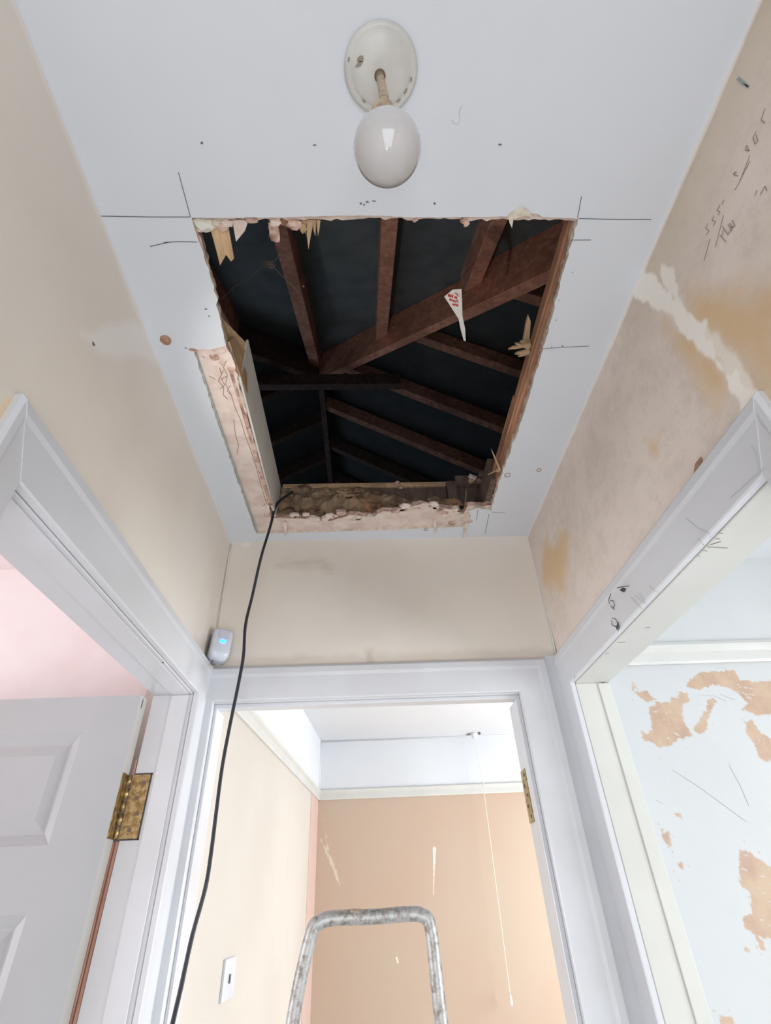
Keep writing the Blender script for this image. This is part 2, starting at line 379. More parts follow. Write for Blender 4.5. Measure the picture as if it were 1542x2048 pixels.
# ------------------------------------------------------------------ side rooms and far room
YR, YL_, YFAR, XFL = 1.665, 1.63, 4.35, -.39
xf = lambda y: XFL-.056*(YFAR-y)      # the far room's left wall runs slightly askew
def pF(a, b):
    d = ray(a, b); t_ = (XFL-.056*YFAR)/(d.x-.056*d.y); return d*t_+Vector((0, 0, Z0))
# right room back wall with peeled paint
def PR(pts): return P2y(pts, YR)
patches = [
 PR([(1060+a/2.16, 1100+b/2.16) for a, b in ((455, 615), (500, 608), (545, 645), (510, 658), (480, 640))]),
 PR([(1060+a/2.16, 1100+b/2.16) for a, b in ((520, 680), (555, 655), (605, 660), (615, 635), (640, 640), (648, 615), (680, 620), (690, 650), (660, 665), (655, 710), (680, 770), (700, 800), (640, 815), (590, 850), (560, 855), (530, 820), (490, 825), (475, 785), (500, 795), (530, 780), (515, 720))]),
 PR([(1060+a/2.16, 1100+b/2.16) for a, b in ((700, 770), (740, 730), (760, 690), (765, 650), (790, 640), (810, 655), (790, 690), (765, 730), (770, 775), (730, 795))]),
 PR([(1060+a/2.16, 1100+b/2.16) for a, b in ((675, 590), (700, 550), (740, 528), (880, 520), (905, 560), (960, 570), (1090, 560), (1090, 700), (980, 712), (920, 690), (940, 660), (890, 610), (840, 590), (790, 585), (730, 600))]),
 PR([(1060+a/2.16, 1100+b/2.16) for a, b in ((930, 745), (960, 740), (1000, 790), (1090, 850), (1090, 900), (1010, 915), (985, 890), (965, 830), (940, 800))]),
 PR([(1060+a/2.16, 1100+b/2.16) for a, b in ((905, 1295), (960, 1310), (1090, 1420), (1090, 1690), (980, 1670), (925, 1630), (915, 1600), (955, 1560), (950, 1490), (910, 1440), (905, 1380))]),
 PR([(1060+a/2.16, 1100+b/2.16) for a, b in ((970, 1665), (1005, 1680), (1020, 1730), (1000, 1725))]),
 PR([(1060+a/2.16, 1100+b/2.16) for a, b in ((555, 1180), (580, 1220), (605, 1215), (605, 1275), (570, 1240))]),
 PR([(1060+a/2.16, 1100+b/2.16) for a, b in ((618, 1136), (650, 1136), (656, 1157), (625, 1148))]),
 PR([(1060+a/2.16, 1100+b/2.16) for a, b in ((640, 1350), (655, 1352), (660, 1378), (650, 1375))]),
 PR([(1060+a/2.16, 1100+b/2.16) for a, b in ((820, 2010), (870, 2018), (890, 2070), (830, 2070))]),
 PR([(1060+a/2.16, 1100+b/2.16) for a, b in ((440, 570), (460, 588), (466, 604), (444, 596))]),
 PR([(1060+a/2.16, 1100+b/2.16) for a, b in ((925, 1718), (942, 1718), (938, 1735), (925, 1732))]),
 PR([(1060+a/2.16, 1100+b/2.16) for a, b in ((480, 780), (500, 790), (560, 830), (560, 855), (520, 830), (480, 812))])
]
def peeled(u, v):
    r = np.zeros(u.shape)
    nz = .010*(fbm(u, v, 60)-.47)+.013*(fbm(u*.6, v, 170, 3)-.45)
    dm = np.full(u.shape, 9.)
    for P in patches: d_ = poly_d(u, v, P); dm = np.minimum(dm, d_); r = np.maximum(r, soft(d_+nz, .0022))
    fl_ = fbm(u*1.4, v, 95, 3)
    r = np.maximum(r, soft(.71-fl_+np.maximum(dm, 0)*1.6, .03)*(dm > .001)*(dm < .09))
    r = r*(1-soft(.70-fbm(u*.4+v*.4, v*1.5, 110, 3)+.5*np.minimum(dm+.010, 0), .05)*(dm < 0)*.8)
    return r
x0 = .673
grid_wall('wall_right_back', 'y', YR, -1, span((x0, 1.62, 330), (1.62, 2.7, 6)), span((0, 1.3, 6), (1.3, 2.2, 300), (2.2, ZC, 8)), None,
    {'m1': peeled, 'm2': lambda u, v: soft(.36-fbm(u, v*2, 13), .2)*.0}, 'peeled', [((x0, YR+.004, 0), (2.7, YR+.1, ZC))], 'peeled')
mb = MB(); mb.box((x0, YBo, 0), (x0-.1, YR+.1, ZC)); struct(mb.build('wall_right_near', 'peeled'))
# window walls (outside the frame): openings that let the daylight in
def window_wall(name, x, xo, y0, y1, wy0, wy1, mat):
    mb = MB(); mb.box((x, y0, 0), (xo, wy0, ZC)); mb.box((x, wy1, 0), (xo, y1, ZC)); mb.box((x, wy0, 0), (xo, wy1, .75)); mb.box((x, wy0, 1.98), (xo, wy1, ZC))
    struct(mb.build(name, mat))
window_wall('wall_right_outer', 2.5, 2.66, YFRONT, YR+.1, -.68, .88, 'ceil_room')
window_wall('wall_left_outer', -3.0, -3.16, YFRONT, YL_+.1, -.68, .88, 'pink')
window_wall('wall_far_right', 2.5, 2.66, YR+.1, YFAR+.1, 2.2, 3.8, 'cream')
mb = MB(); mb.box((-3.16, YFRONT-.1, 0), (XLo, YFRONT, ZC)); mb.box((XRo, YFRONT-.1, 0), (2.66, YFRONT, ZC)); struct(mb.build('wall_near', 'cream'))
mb = MB(); mb.box((-3.16, YL_, 0), (XLo, YL_+.1, ZC)); struct(mb.build('wall_left_back', 'pink'))
# far room
st1 = P2y([(642, 1680), (665, 1728), (680, 1770)], YFAR); st2 = P2y([(869, 1697), (868, 1740), (867, 1790)], YFAR); st3 = P2y([(793, 1915), (796, 1925)], YFAR); st4 = P2y([(648, 1640), (655, 1700)], YFAR)
grid_wall('wall_far', 'y', YFAR, -1, span((XFL, 1.3, 330), (1.3, 2.5, 5)), span((0, 1.1, 5), (1.1, 2.2, 260), (2.2, ZC, 6)), None,
    {'m1': lambda u, v: np.maximum.reduce([soft(seg_d(u, v, st1, [.004, .012, .002])+.03*(fbm(u*3, v, 30)-.42), .01)*.4, soft(seg_d(u, v, st2, [.010, .004, .001])+.006*(fbm(u, v, 60)-.4), .006)*.85,
                                           soft(seg_d(u, v, st3, [.004, .004]), .004), soft(seg_d(u, v, st4, [.001, .006])+.02*(fbm(u, v, 50)-.4), .01)*.4]),
     'm2': lambda u, v: soft(seg_d(u, v, P2y([(980, 1990), (994, 2008)], YFAR), [.02, .02]), .03)*.7}, 'tan', [((XFL-.1, YFAR+.004, 0), (2.5, YFAR+.1, ZC))], 'tan')
mb = MB(); mb.poly([(xf(YBo), YBo, 0), (XFL, YFAR, 0), (XFL-.12, YFAR, 0), (xf(YBo)-.12, YBo, 0)], (0, 0, ZC)); wfl = struct(mb.build('wall_far_left', 'cream'))
mb = MB(); mb.poly([(xf(YFAR-.34), YFAR-.34, 0), (XFL, YFAR-.001, 0), (XFL+.003, YFAR-.001, 0), (xf(YFAR-.34)+.003, YFAR-.34, 0)], (0, 0, Z0+.583)); mb.build('pink_stripe', 'stripe', wfl)
# picture rails
def rail(num, a, b, nrm, z0=Z0+.583, h=.07):
    a, b, nrm = Vector(a), Vector(b), Vector(nrm); mb = MB()
    prof = [(0, 0), (.012, 0), (.014, .008), (.012, .040), (.022, .052), (.024, .062), (.016, h), (0, h)]
    n = len(prof); v = [p+nrm*q[0]+Vector((0, 0, z0+q[1])) for p in (a, b) for q in prof]
    mb.add(v, [tuple(range(n)), tuple(range(2*n-1, n-1, -1))]+[(i, i+n, (i+1) % n+n, (i+1) % n) for i in range(n)])
    return struct(mb.build('trim_%d' % num, 'gloss_cream'))
rail(1, (XFL, YFAR, 0), (2.5, YFAR, 0), (0, -1, 0)); rail(2, (xf(YBo), YBo, 0), (XFL, YFAR, 0), (1, 0, 0))
rail(3, (XRo, YR, 0), (2.5, YR, 0), (0, -1, 0), Z0+.585, .075)
# white frieze above the rails of the far room
mb = MB(); mb.box((XFL, YFAR-.006, Z0+.65), (2.5, YFAR, ZC)); mb.poly([(xf(YBo), YBo, Z0+.65), (XFL, YFAR-.006, Z0+.65), (XFL+.006, YFAR-.006, Z0+.65), (xf(YBo)+.006, YBo, Z0+.65)], (0, 0, ZC-Z0-.65)); struct(mb.build('trim_4', 'ceil_room'))
mb = MB(); mb.tube([(XFL+.006, YFAR-.008, ZC-.004), (2.5, YFAR-.008, ZC-.004)], .008, 8); mb.tube([(XFL+.008, YFAR-.008, Z0+.65), (XFL+.008, YFAR-.008, ZC)], .006, 8)
struct(mb.build('trim_5', 'ceil_room', None, True))

# ------------------------------------------------------------------ ceilings
def jag(pts, step=.012, amp=.0025, closed=True):
    out = []; n = len(pts)
    for i in range(n if closed else n-1):
        a = Vector(pts[i][:2]); b = Vector(pts[(i+1) % n][:2]); L = (b-a).length; am = pts[i][2] if len(pts[i]) > 2 else amp; k = max(1, int(L/step))
        nr = Vector((-(b-a).y, (b-a).x)).normalized()
        for j in range(k):
            q = a+(b-a)*(j/k)
            if j: q = q+nr*random.uniform(-am, am)
            out.append(q)
    return out
def slab_with_hole(name, outer, hole, z0, z1, mat, parent=None, mats=None):
    vs = [Vector(p) for p in outer]+[Vector(p) for p in hole]; no, nh = len(outer), len(hole)
    ed = [(i, (i+1) % no) for i in range(no)]+[(no+i, no+(i+1) % nh) for i in range(nh)]
    v2, e2, f2, *_ = delaunay_2d_cdt(vs, ed, [], 0, 1e-6)
    hp = np.array([(p.x, p.y) for p in hole])
    keep = []
    for f in f2:
        c = sum((v2[i] for i in f), Vector((0, 0)))/len(f)
        if poly_d(np.array([c.x]), np.array([c.y]), hp)[0] > 0: keep.append(tuple(f))
    mb = MB(); n = len(v2)
    mb.v = [(p.x, p.y, z0) for p in v2]+[(p.x, p.y, z1) for p in v2]
    mb.f = [f for f in keep]+[tuple(i+n for i in f)[::-1] for f in keep]; mb.fm = [0]*len(mb.f)
    cnt = {}
    for f in keep:
        for i in range(3): e = (f[i], f[(i+1) % 3]); cnt[e] = 1
    for (a, b) in list(cnt):
        if (b, a) not in cnt: mb.f.append((a, b, b+n, a+n)); mb.fm.append(1)
    return mb.build(name, mat, parent, False, mats)
C2 = lambda x, y, z=ZC: (lambda p: (p.x, p.y))(pz(x, y, z))
A = [(383, 436, .0006), (560, 435, .0006), (690, 431, .0012), (760, 431, .0008), (820, 435, .0008), (1020, 433, .003), (1045, 416, .003), (1085, 434, .001), (1156, 438, .002),
     (1128, 540, .002), (1086, 700, .0018), (1040, 850, .003), (1010, 930, .003), (990, 990, .003), (983, 1021, .002), (955, 1016, .004), (935, 1022, .005), (946, 1044, .004), (931, 1053, .001),
     (720, 1062, .001), (560, 1066, .0015), (512, 1067, .002), (478, 970, .0015), (430, 830, .0015), (388, 704, .004), (408, 698, .004), (430, 697, .004), (452, 690, .001),
     (436, 620, .0035), (432, 590, .002), (405, 500, .0015)]
H1 = jag([C2(a, b)+(c,) for a, b, c in A], .009)
outer = [(XL-.02, YFRONT-.05), (XR+.02, YFRONT-.05), (XR+.02, YBo), (XL-.02, YBo)]
ceil = struct(slab_with_hole('ceiling', outer, H1, ZC, ZC+.011, 'ceil', None, ['ceil', 'chalk']))
# older lath and plaster layer above the board
B = [(388, 440), (640, 438), (900, 438), (1150, 442), (1125, 545), (1084, 700), (1038, 850), (1005, 940), (983, 1010), (960, 1012), (935, 1012), (925, 1028), (905, 1018), (870, 1016), (840, 1008), (800, 1022), (765, 1022), (745, 1034), (700, 1030), (660, 1042), (600, 1036), (570, 1036), (553, 1036), (541, 1036), (538, 1016), (510, 900), (482, 790), (470, 728), (456, 700), (440, 640), (434, 600), (410, 510)]
H2 = jag([C2(a, b, ZC+.012)+(.003,) for a, b in B], .01, .003)
slab_with_hole('old_plaster', outer, H2, ZC+.0112, ZC+.028, 'plaster', ceil, ['plaster', 'plaster_core'])
# green edge of the cut board on the left
mb = MB(); pts = [pz(a, b, ZC+.006) for a, b in ((389, 706), (430, 826), (479, 968), (513, 1063))]
mb.strip([p+Vector((.0025, 0, .001)) for p in pts], .0038, (0, 0, -1), .003); mb.build('board_edge', 'green', ceil)
for nm, (xa, ya, xb, yb) in (('ceiling_left', (-3.16, YFRONT-.1, XL-.02, YL_+.1)), ('ceiling_right', (XR+.02, YFRONT-.1, 2.66, YR+.1)), ('ceiling_far', (XL-.02, YBo, XR+.02, YR+.1)), ('ceiling_far_back', (-.75, YR+.1, 2.66, YFAR+.1))):
    mb = MB(); mb.box((xa, ya, ZC), (xb, yb, ZC+.02)); struct(mb.build(nm, 'pink' if nm == 'ceiling_left' else 'ceil_room'))

# pencil setting-out lines and blemishes on the ceiling
dn = Vector((0, 0, -1)); cz = lambda a, b: pz(a, b, ZC-.0002)
lines = [[(198, 432), (300, 434), (380, 434)], [(1157, 437), (1235, 439), (1302, 439)], [(357, 345), (381, 434)], [(1163, 393), (1155, 436)], [(327, 485), (360, 483), (394, 484)], [(1139, 480), (1182, 480)],
         [(1076, 698), (1120, 695), (1178, 692)], [(978, 1028), (970, 1068)], [(984, 1024), (1011, 1026)], [(956, 1018), (953, 1040)], [(300, 493), (340, 484)]]
mb = MB()
for L_ in lines: mb.strip([cz(*p) for p in L_], .0013, dn, .0003)
mb.build('pencil_line', 'pencil', ceil)
def blob(mb, c, rx, ry, nrm, ax, k=0, n=9, j=.35, th=.0006):
    nrm = Vector(nrm); ax = Vector(ax).normalized(); ay = nrm.cross(ax)
    mb.poly([Vector(c)+ax*rx*math.cos(2*math.pi*i/n)*random.uniform(1-j, 1+j)+ay*ry*math.sin(2*math.pi*i/n)*random.uniform(1-j, 1+j) for i in range(n)], nrm*th, k)
mb = MB()
for (a, b, rx, ry) in ((404, 286, .003, .003), (629, 290, .004, .0015), (1000, 289, .004, .002), (722, 407, .003, .003), (735, 404, .004, .002), (748, 402, .005, .0012), (728, 409, .003, .002), (869, 407, .003, .003), (1103, 694, .002, .002), (1125, 692, .0025, .0025),
                       (412, 618, .004, .002), (418, 632, .003, .002), (372, 696, .004, .002), (1145, 545, .002, .001), (1118, 600, .002, .001), (1112, 640, .002, .001)):
    blob(mb, cz(a, b), rx*.75, ry*.6, dn, (1, 0, 0))
mb.build('nail_mark', 'pencil', ceil)['kind'] = 'stuff'
mb = MB(); blob(mb, cz(331, 680), .013, .012, dn, (1, -.9, 0), 0, 16, .12); mb.build('paint_chip', 'chip', ceil)
mb = MB(); blob(mb, cz(386, 700), .010, .004, dn, (1, .1, 0), 0, 10, .25); mb.build('paint_chip', 'chip', ceil)
for (a, b, r) in ((1015, 950, .009), (1078, 940, .0065), (852, 1059, .007)):
    mb = MB(); c0 = cz(a, b); mb.tube([c0+Vector((r*math.cos(t_*.7), r*math.sin(t_*.7), 0)) for t_ in range(9)], .0014, 5); mb.build('screw_hole_ring', 'chip', ceil)
mb = MB(); mb.tube([cz(912+p, 240+q) for p, q in ((-8, 0), (-5, 6), (3, 8), (8, 2), (6, -14), (12, -30))], .0008, 5); mb.build('dried_drip', 'rose', ceil)
# torn paper flap at the near edge
mb = MB(); flap = [(1013, 437), (1020, 426), (1033, 418), (1044, 412), (1056, 420), (1064, 432), (1050, 430), (1040, 432), (1030, 436)]
mb.poly([cz(a, b) for a, b in flap], (0, 0, -.004)); mb.build('torn_flap', 'chalk', ceil)
mb = MB(); mb.poly([pz(a, b, ZC-.003) for a, b in ((1018, 434), (1028, 432), (1024, 456), (1019, 446))], (0, 0, .003)); mb.build('torn_flap', 'chalk', ceil)
# broken ends of old laths and plaster keys poking past the near edge
def shard(pxs, z, th, mat, name, tilt=0, parent=ceil):
    mb = MB(); P = [pz(a, b, z) for a, b in pxs]; y0 = min(p.y for p in P)
    P = [p+Vector((0, 0, (p.y-y0)*tilt)) for p in P]; mb.poly(P, (0, 0, th)); o = mb.build(name, mat, parent); bevel(o, .0008, 1); return o
zs = ZC+.014
shard([(418, 450), (456, 452), (468, 518), (462, 524), (452, 510), (440, 532), (432, 500)], zs, .005, 'fresh', 'lath_splinter')
shard([(464, 440), (497, 440), (490, 462), (472, 484), (468, 462)], zs, .006, 'plaster', 'plaster_shard')
shard([(614, 440), (628, 440), (622, 470), (617, 500), (613, 470)], zs, .004, 'fresh', 'lath_splinter')
shard([(625, 440), (632, 440), (631, 474), (627, 462)], zs, .004, 'fresh', 'lath_splinter')
shard([(632, 440), (641, 440), (639, 460), (636, 473)], zs, .004, 'fresh', 'lath_splinter')
shard([(600, 442), (614, 441), (611, 470), (604, 452)], zs, .004, 'fresh', 'lath_splinter')
shard([(558, 438), (575, 438), (576, 452), (562, 452)], zs, .004, 'joist', 'lath_splinter')
def lump(c, r, name='plaster_lump', mat='plaster_core', sq=(1, 1, 1), parent=ceil, seed=0, sub=2, amp=.45):
    bm = bmesh.new(); bmesh.ops.create_icosphere(bm, subdivisions=sub, radius=1)
    for v in bm.verts:
        n = mnoise.noise(v.co*1.4+Vector((seed*3.1, seed, 7)))*amp+mnoise.noise(v.co*3.3+Vector((seed, 4, 1)))*amp*.5
        v.co = v.co*(1+n); v.co = Vector((c[0]+v.co.x*r*sq[0], c[1]+v.co.y*r*sq[1], c[2]+v.co.z*r*sq[2]))
    me = bpy.data.meshes.new(name); bm.to_mesh(me); bm.free(); me.materials.append(M[mat])
    o = bpy.data.objects.new(name, me); col.objects.link(o); o.parent = parent; place(o, parent); return o
sd = 0
for (a, b, r, sx, sy, mt) in ((408, 448, .016, 1.2, .9, 'paper'), (430, 446, .011, 1, .9, 'chalk'), (445, 452, .010, 1, 1, 'plaster_core'), (455, 446, .010, 1.2, .8, 'plaster'), (503, 439, .010, 1.2, .6, 'plaster_core'), (400, 458, .008, 1.2, .7, 'plaster'),
                              (548, 465, .0125, .9, 1.5, 'plaster_core'), (550, 445, .010, 1.2, .9, 'plaster'), (588, 448, .015, 1.1, .7, 'plaster_core'), (606, 456, .008, .8, 1.1, 'fresh'), (830, 439, .006, .9, .8, 'plaster_core'), (928, 438, .010, .7, .9, 'plaster_core'),
                              (933, 447, .007, .8, 1, 'plaster_core'), (692, 430, .004, 1.2, .5, 'plaster'), (1085, 432, .006, 1.4, .5, 'chalk')):
    sd += 1; lump(pz(a, b, ZC+.012), r, 'plaster_lump', mt, (sx, sy, .55), ceil, sd)
# crumbled plaster along the far edge
for i in range(30):
    sd += 1; a = 560+i*12.6+random.uniform(-5, 5); base_y = 1042-(a-560)*.03
    mt = random.choice(['plaster_core', 'plaster', 'plaster', 'chalk'])
    b_ = MB(); c0 = pz(a, base_y-2+random.uniform(-9, 7)+(-16 if 800 < a < 880 else 0), ZC+.008); w_ = random.uniform(.010, .022); h_ = random.uniform(.006, .013)
    n_ = 6; ang0 = random.uniform(0, 1)
    b_.poly([c0+Vector((w_*math.cos(ang0+2*math.pi*q/n_)*random.uniform(.7, 1.2), h_*math.sin(ang0+2*math.pi*q/n_)*random.uniform(.7, 1.2), 0)) for q in range(n_)], (random.uniform(-.003, .003), random.uniform(-.003, .003), random.uniform(.008, .016)))
    bevel(b_.build('plaster_lump', mt, ceil), .0015, 1)
for (a, b, r, mt) in ((905, 1045, .011, 'plaster_core'), (922, 1030, .012, 'chalk'), (890, 1030, .014, 'plaster'), (868, 1008, .014, 'plaster'), (880, 1020, .012, 'plaster_core'), (940, 1045, .010, 'chalk'), (933, 1058, .006, 'chalk'), (975, 1018, .010, 'chalk'), (955, 1016, .009, 'plaster_core'), (810, 1012, .014, 'plaster'), (535, 1030, .009, 'plaster_core'), (528, 1015, .006, 'plaster'), (566, 1050, .006, 'plaster')):
    sd += 1; lump(pz(a, b, ZC+.009), r, 'plaster_lump', mt, (1.2, .8, .6), ceil, sd, 2, .6)
for pts in ([(566, 1045), (574, 1046), (574, 1070), (570, 1074)], [(866, 1042), (872, 1042), (873, 1066), (869, 1068)], [(884, 1050), (888, 1050), (887, 1060), (885, 1060)], [(930, 1048), (938, 1046), (930, 1072), (926, 1078), (927, 1062)]):
    shard(pts, ZC-.004, .003, 'plaster' if pts[0][0] != 930 else 'chalk', 'plaster_shard')
# cracked edge along left band: dark cracks and chalky lip
mb = MB()
for L_ in ([(452, 720), (446, 735), (456, 750), (451, 768), (462, 790), (470, 815), (480, 840), (490, 868), (500, 900), (512, 935), (524, 972), (535, 1008)], [(446, 740), (438, 762), (448, 775), (446, 790), (456, 798)], [(454, 752), (444, 758), (450, 770), (440, 778)], [(462, 790), (455, 782), (460, 770)],
           [(418, 752), (431, 759)], [(468, 838), (470, 870), (476, 890), (473, 908)], [(440, 735), (444, 748)], [(525, 1010), (528, 1018)], [(530, 1008), (527, 1014)], [(404, 712), (410, 716)]):
    mb.strip([pz(a+random.uniform(-1.5, 1.5), b, ZC+.0105) for a, b in L_], random.uniform(.0006, .0014), dn, .0006)
mb.build('crack', 'crack', ceil)['kind'] = 'stuff'
mb = MB(); pts = [(470, 752), (476, 775), (485, 800), (492, 840), (504, 880), (512, 910), (522, 955), (533, 985), (545, 1015)]
for i, (a, b) in enumerate(zip(pts[:-1], pts[1:])):
    p, q = pz(*a, ZC+.016), pz(*b, ZC+.016); mb.tube([p, (p+q)/2+Vector((random.uniform(-.002, .002), 0, 0)), q], [.0042, .0058, .004], 6, flat=.8)
mb.build('chalky_lip', 'chalk', ceil)
mb = MB(); pts = [(452, 735), (462, 765), (473, 800), (484, 838), (496, 880), (508, 925), (522, 968), (536, 1010)]
for a, b in zip(pts[:-1], pts[1:]): mb.tube([pz(*a, ZC+.014)+Vector((.008, 0, 0)), pz(*b, ZC+.014)+Vector((.008, 0, 0))], .0075, 7, flat=.5)
mb.build('plaster_ridge', 'plaster_core', ceil)
for (a, b, r, mt) in ((440, 700, .014, 'plaster'), (430, 712, .012, 'plaster_core'), (450, 712, .012, 'plaster'), (445, 725, .009, 'plaster_core'), (462, 740, .010, 'plaster_core'), (425, 703, .010, 'plaster')):
    sd += 1; lump(pz(a, b, ZC+.013), r, 'plaster_lump', mt, (1, 1, .45), ceil, sd, 2, .5)

# ------------------------------------------------------------------ timbers round the opening (parts of the ceiling)
# left trimmer with its grey board face
mb = MB(); mb.box((-.345, .80, ZC+.028), (-.303, 1.50, ZC+.172)); o = mb.build('joist', 'fresh', ceil); bevel(o, .002, 1)
mb = MB(); mb.box((-.303, .79, ZC+.018), (-.297, 1.385, ZC+.172)); o = mb.build('lining_board', 'paper', ceil); bevel(o, .001, 1)
mb = MB()                                            # split front end of that timber
mb.add([(-.345, .80, ZC+.03), (-.300, .80, ZC+.03), (-.300, .80, ZC+.165), (-.345, .80, ZC+.165), (-.338, .655, ZC+.035), (-.322, .64, ZC+.06), (-.325, .69, ZC+.10), (-.34, .71, ZC+.09)],
       [(0, 3, 2, 1), (4, 5, 6, 7), (0, 1, 5, 4), (1, 2, 6, 5), (2, 3, 7, 6), (3, 0, 4, 7)])
mb.build('split_timber_end', 'bright_wood', ceil)
mb = MB(); mb.poly([(-.305, .70, ZC+.03), (-.296, .80, ZC+.02), (-.296, .86, ZC+.04), (-.298, .80, ZC+.13), (-.304, .72, ZC+.08)], (-.012, 0, 0)); mb.build('lath_splinter', 'fresh', ceil)
# right joist: reddish batten face
mb = MB(); mb.box((.414, .38, ZC+.0285), (.47, 1.30, ZC+.078)); o = mb.build('joist', 'joist', ceil); bevel(o, .003, 2)
mb = MB(); mb.box((.409, .40, ZC+.036), (.414, 1.12, ZC+.052)); mb.box((.409, .9, ZC+.06), (.414, 1.27, ZC+.072)); mb.build('split_grain', 'joist', ceil)
mb = MB(); mb.box((.40, 1.20, ZC+.0285), (.46, 1.46, ZC+.12)); o = mb.build('joist', 'old_timber', ceil); bevel(o, .003, 1)
# far trimmer with a light top edge
mb = MB(); mb.box((-.34, 1.435, ZC+.03), (.45, 1.475, ZC+.205)); o = mb.build('trimmer', 'old_timber', ceil); bevel(o, .003, 1)
mb = MB(); mb.box((-.30, 1.425, ZC+.197), (.335, 1.478, ZC+.216)); o = mb.build('batten', 'fresh', ceil); bevel(o, .002, 1)
mb = MB(); mb.box((.30, 1.405, ZC+.03), (.335, 1.434, ZC+.2)); mb.build('noggin', 'old_timber', ceil)
mb = MB(); mb.box((.336, 1.412, ZC+.19), (.44, 1.47, ZC+.232)); mb.build('noggin', 'old_timber', ceil)
# splinters on the right joist
def spike(a, b, w, th, mat='fresh'):
    a, b = Vector(a), Vector(b); d = (b-a); sd_ = d.cross(Vector((0, 0, 1))); sd_ = (sd_.normalized() if sd_.length > 1e-6 else Vector((1, 0, 0)))*w/2
    mb = MB(); mb.poly([a-sd_, a+sd_, a+d*.7+sd_*.6, b+sd_*.1, a+d*.8-sd_*.7], (0, 0, th)); return mb.build('lath_splinter', mat, ceil)
J = lambda a, b: pX(a, b, .408)
spike(J(1052, 690), pX(1058, 632, .398), .016, .010)
for (a, b, c, d, w) in ((1062, 690, 1017, 699, .010), (1060, 697, 1030, 688, .008), (1060, 703, 1030, 709, .010), (1058, 706, 1036, 714, .010), (1060, 684, 1040, 685, .008)):
    spike(J(a, b), pz(c, d, ZC+.05), w, .006)
spike(J(1000, 940), pz(982, 898, ZC+.03), .006, .004); spike(J(1000, 938), pz(976, 950, ZC+.02), .004, .003); lump(pz(997, 940, ZC+.02), .009, 'plaster_lump', 'fresh', (1, 1, .8), ceil, 77)
spike(pz(930, 1022, ZC+.012), pY(933, 978, 1.40), .008, .004); spike(pz(917, 1018, ZC+.012), pY(918, 1000, 1.40), .006, .004, 'plaster')
for (a, b, r, mt) in ((795, 966, .010, 'plaster_core'), (802, 975, .008, 'fresh'), (945, 955, .014, 'plaster'), (965, 950, .014, 'web'), (960, 962, .012, 'plaster_core'), (942, 962, .010, 'fresh'), (975, 945, .012, 'web')):
    sd += 1; lump(pY(a, b, 1.41), r, 'plaster_lump', mt, (1, .7, 1), ceil, sd, 2, .6)
# mineral wool and rubbish packed against the far trimmer
us = np.linspace(-.30, .25, 120); ws = np.linspace(0, 1, 34); v = []; f = []
for i, u in enumerate(us):
    top = ZC+.19-.10*max(0, (u+.02)/.27)**1.2+.012*mnoise.noise(Vector((u*20, 0, 3)))
    bot = ZC+.020+.012*mnoise.noise(Vector((u*30, 5, 3)))
    for j, w in enumerate(ws):
        z = bot+(top-bot)*w; d = .030*abs(mnoise.noise(Vector((u*13, z*16, 1))))+.02*mnoise.noise(Vector((u*40, z*40, 8)))+.022*math.sin(math.pi*w)
        v.append((u, 1.425-d*(1 if w < .97 else 0), z))
n = len(ws)
for i in range(len(us)-1):
    for j in range(n-1): f.append((i*n+j, (i+1)*n+j, (i+1)*n+j+1, i*n+j+1))
ins = obj('insulation', v, f, 'debris', ceil, True); ins['kind'] = 'stuff'; ins['label'] = 'brown crumbling mineral wool packed behind the far edge'
for (a, b, r, sx) in ((900, 1005, .022, 1.8), (870, 1000, .016, 1.5), (700, 985, .02, 2.2), (640, 990, .018, 2), (790, 1000, .022, 1.4)):
    sd += 1; lump(pY(a, b, 1.39), r, 'wool_clump', 'debris', (sx, .5, .8), ceil, sd, 3, .6)

# ------------------------------------------------------------------ roof
P = pz(640, 738, Z0+3.0); tp = math.tan(math.radians(32)); ZR = Z0+3.0; run = 2.0/tp+.15
Px, Py = P.x, P.y
def roofz(x, y): return ZR-max(Py-y, abs(x-Px), 0)*tp if y < Py else ZR-abs(x-Px)*tp
ze = ZR-run*tp; yend = 5.6
th = .012
v = [(Px, Py, ZR), (Px, yend, ZR), (Px-run, Py-run, ze), (Px+run, Py-run, ze), (Px+run, yend, ze), (Px-run, yend, ze), (Px, yend, ze)]
up = Vector((0, 0, .155))
mb = MB(); mb.add([Vector(a)+up for a in v], [(0, 2, 3), (0, 3, 4, 1), (0, 1, 5, 2), (1, 4, 6, 5)])
mb.fm = [1, 0, 0, 0]; roof = struct(mb.build('roof', 'felt', None, False, ['felt', 'felt_lit'])); sm = roof.modifiers.new('solid', 'SOLIDIFY'); sm.thickness = .02; sm.offset = 1
for nm_, a_, b_ in (('eave_closer_left', (Px-run-.1, -1.3, ZC-.12), (-3.16, 4.6, ZC+.02)), ('eave_closer_right', (2.66, -1.3, ZC-.12), (Px+run+.1, 4.6, ZC+.02)), ('eave_closer_near', (-3.16, -1.3, ZC-.12), (2.66, YFRONT-.05, ZC+.02))):  # unseen boxes added to stop sky light leaking in at the eaves
    mb = MB(); mb.box(a_, b_); struct(mb.build(nm_, 'felt'))
mb = MB(); mb.poly([(Px-run-.1, 4.5, ZC-.05), (Px+run+.1, 4.5, ZC-.05), (Px+run+.1, 4.5, ze+.13), (Px, 4.5, ZR+.13), (Px-run-.1, 4.5, ze+.13)], (0, .1, 0)); struct(mb.build('gable_closer', 'felt'))  # unseen end piece added to keep sky light out of the roof space
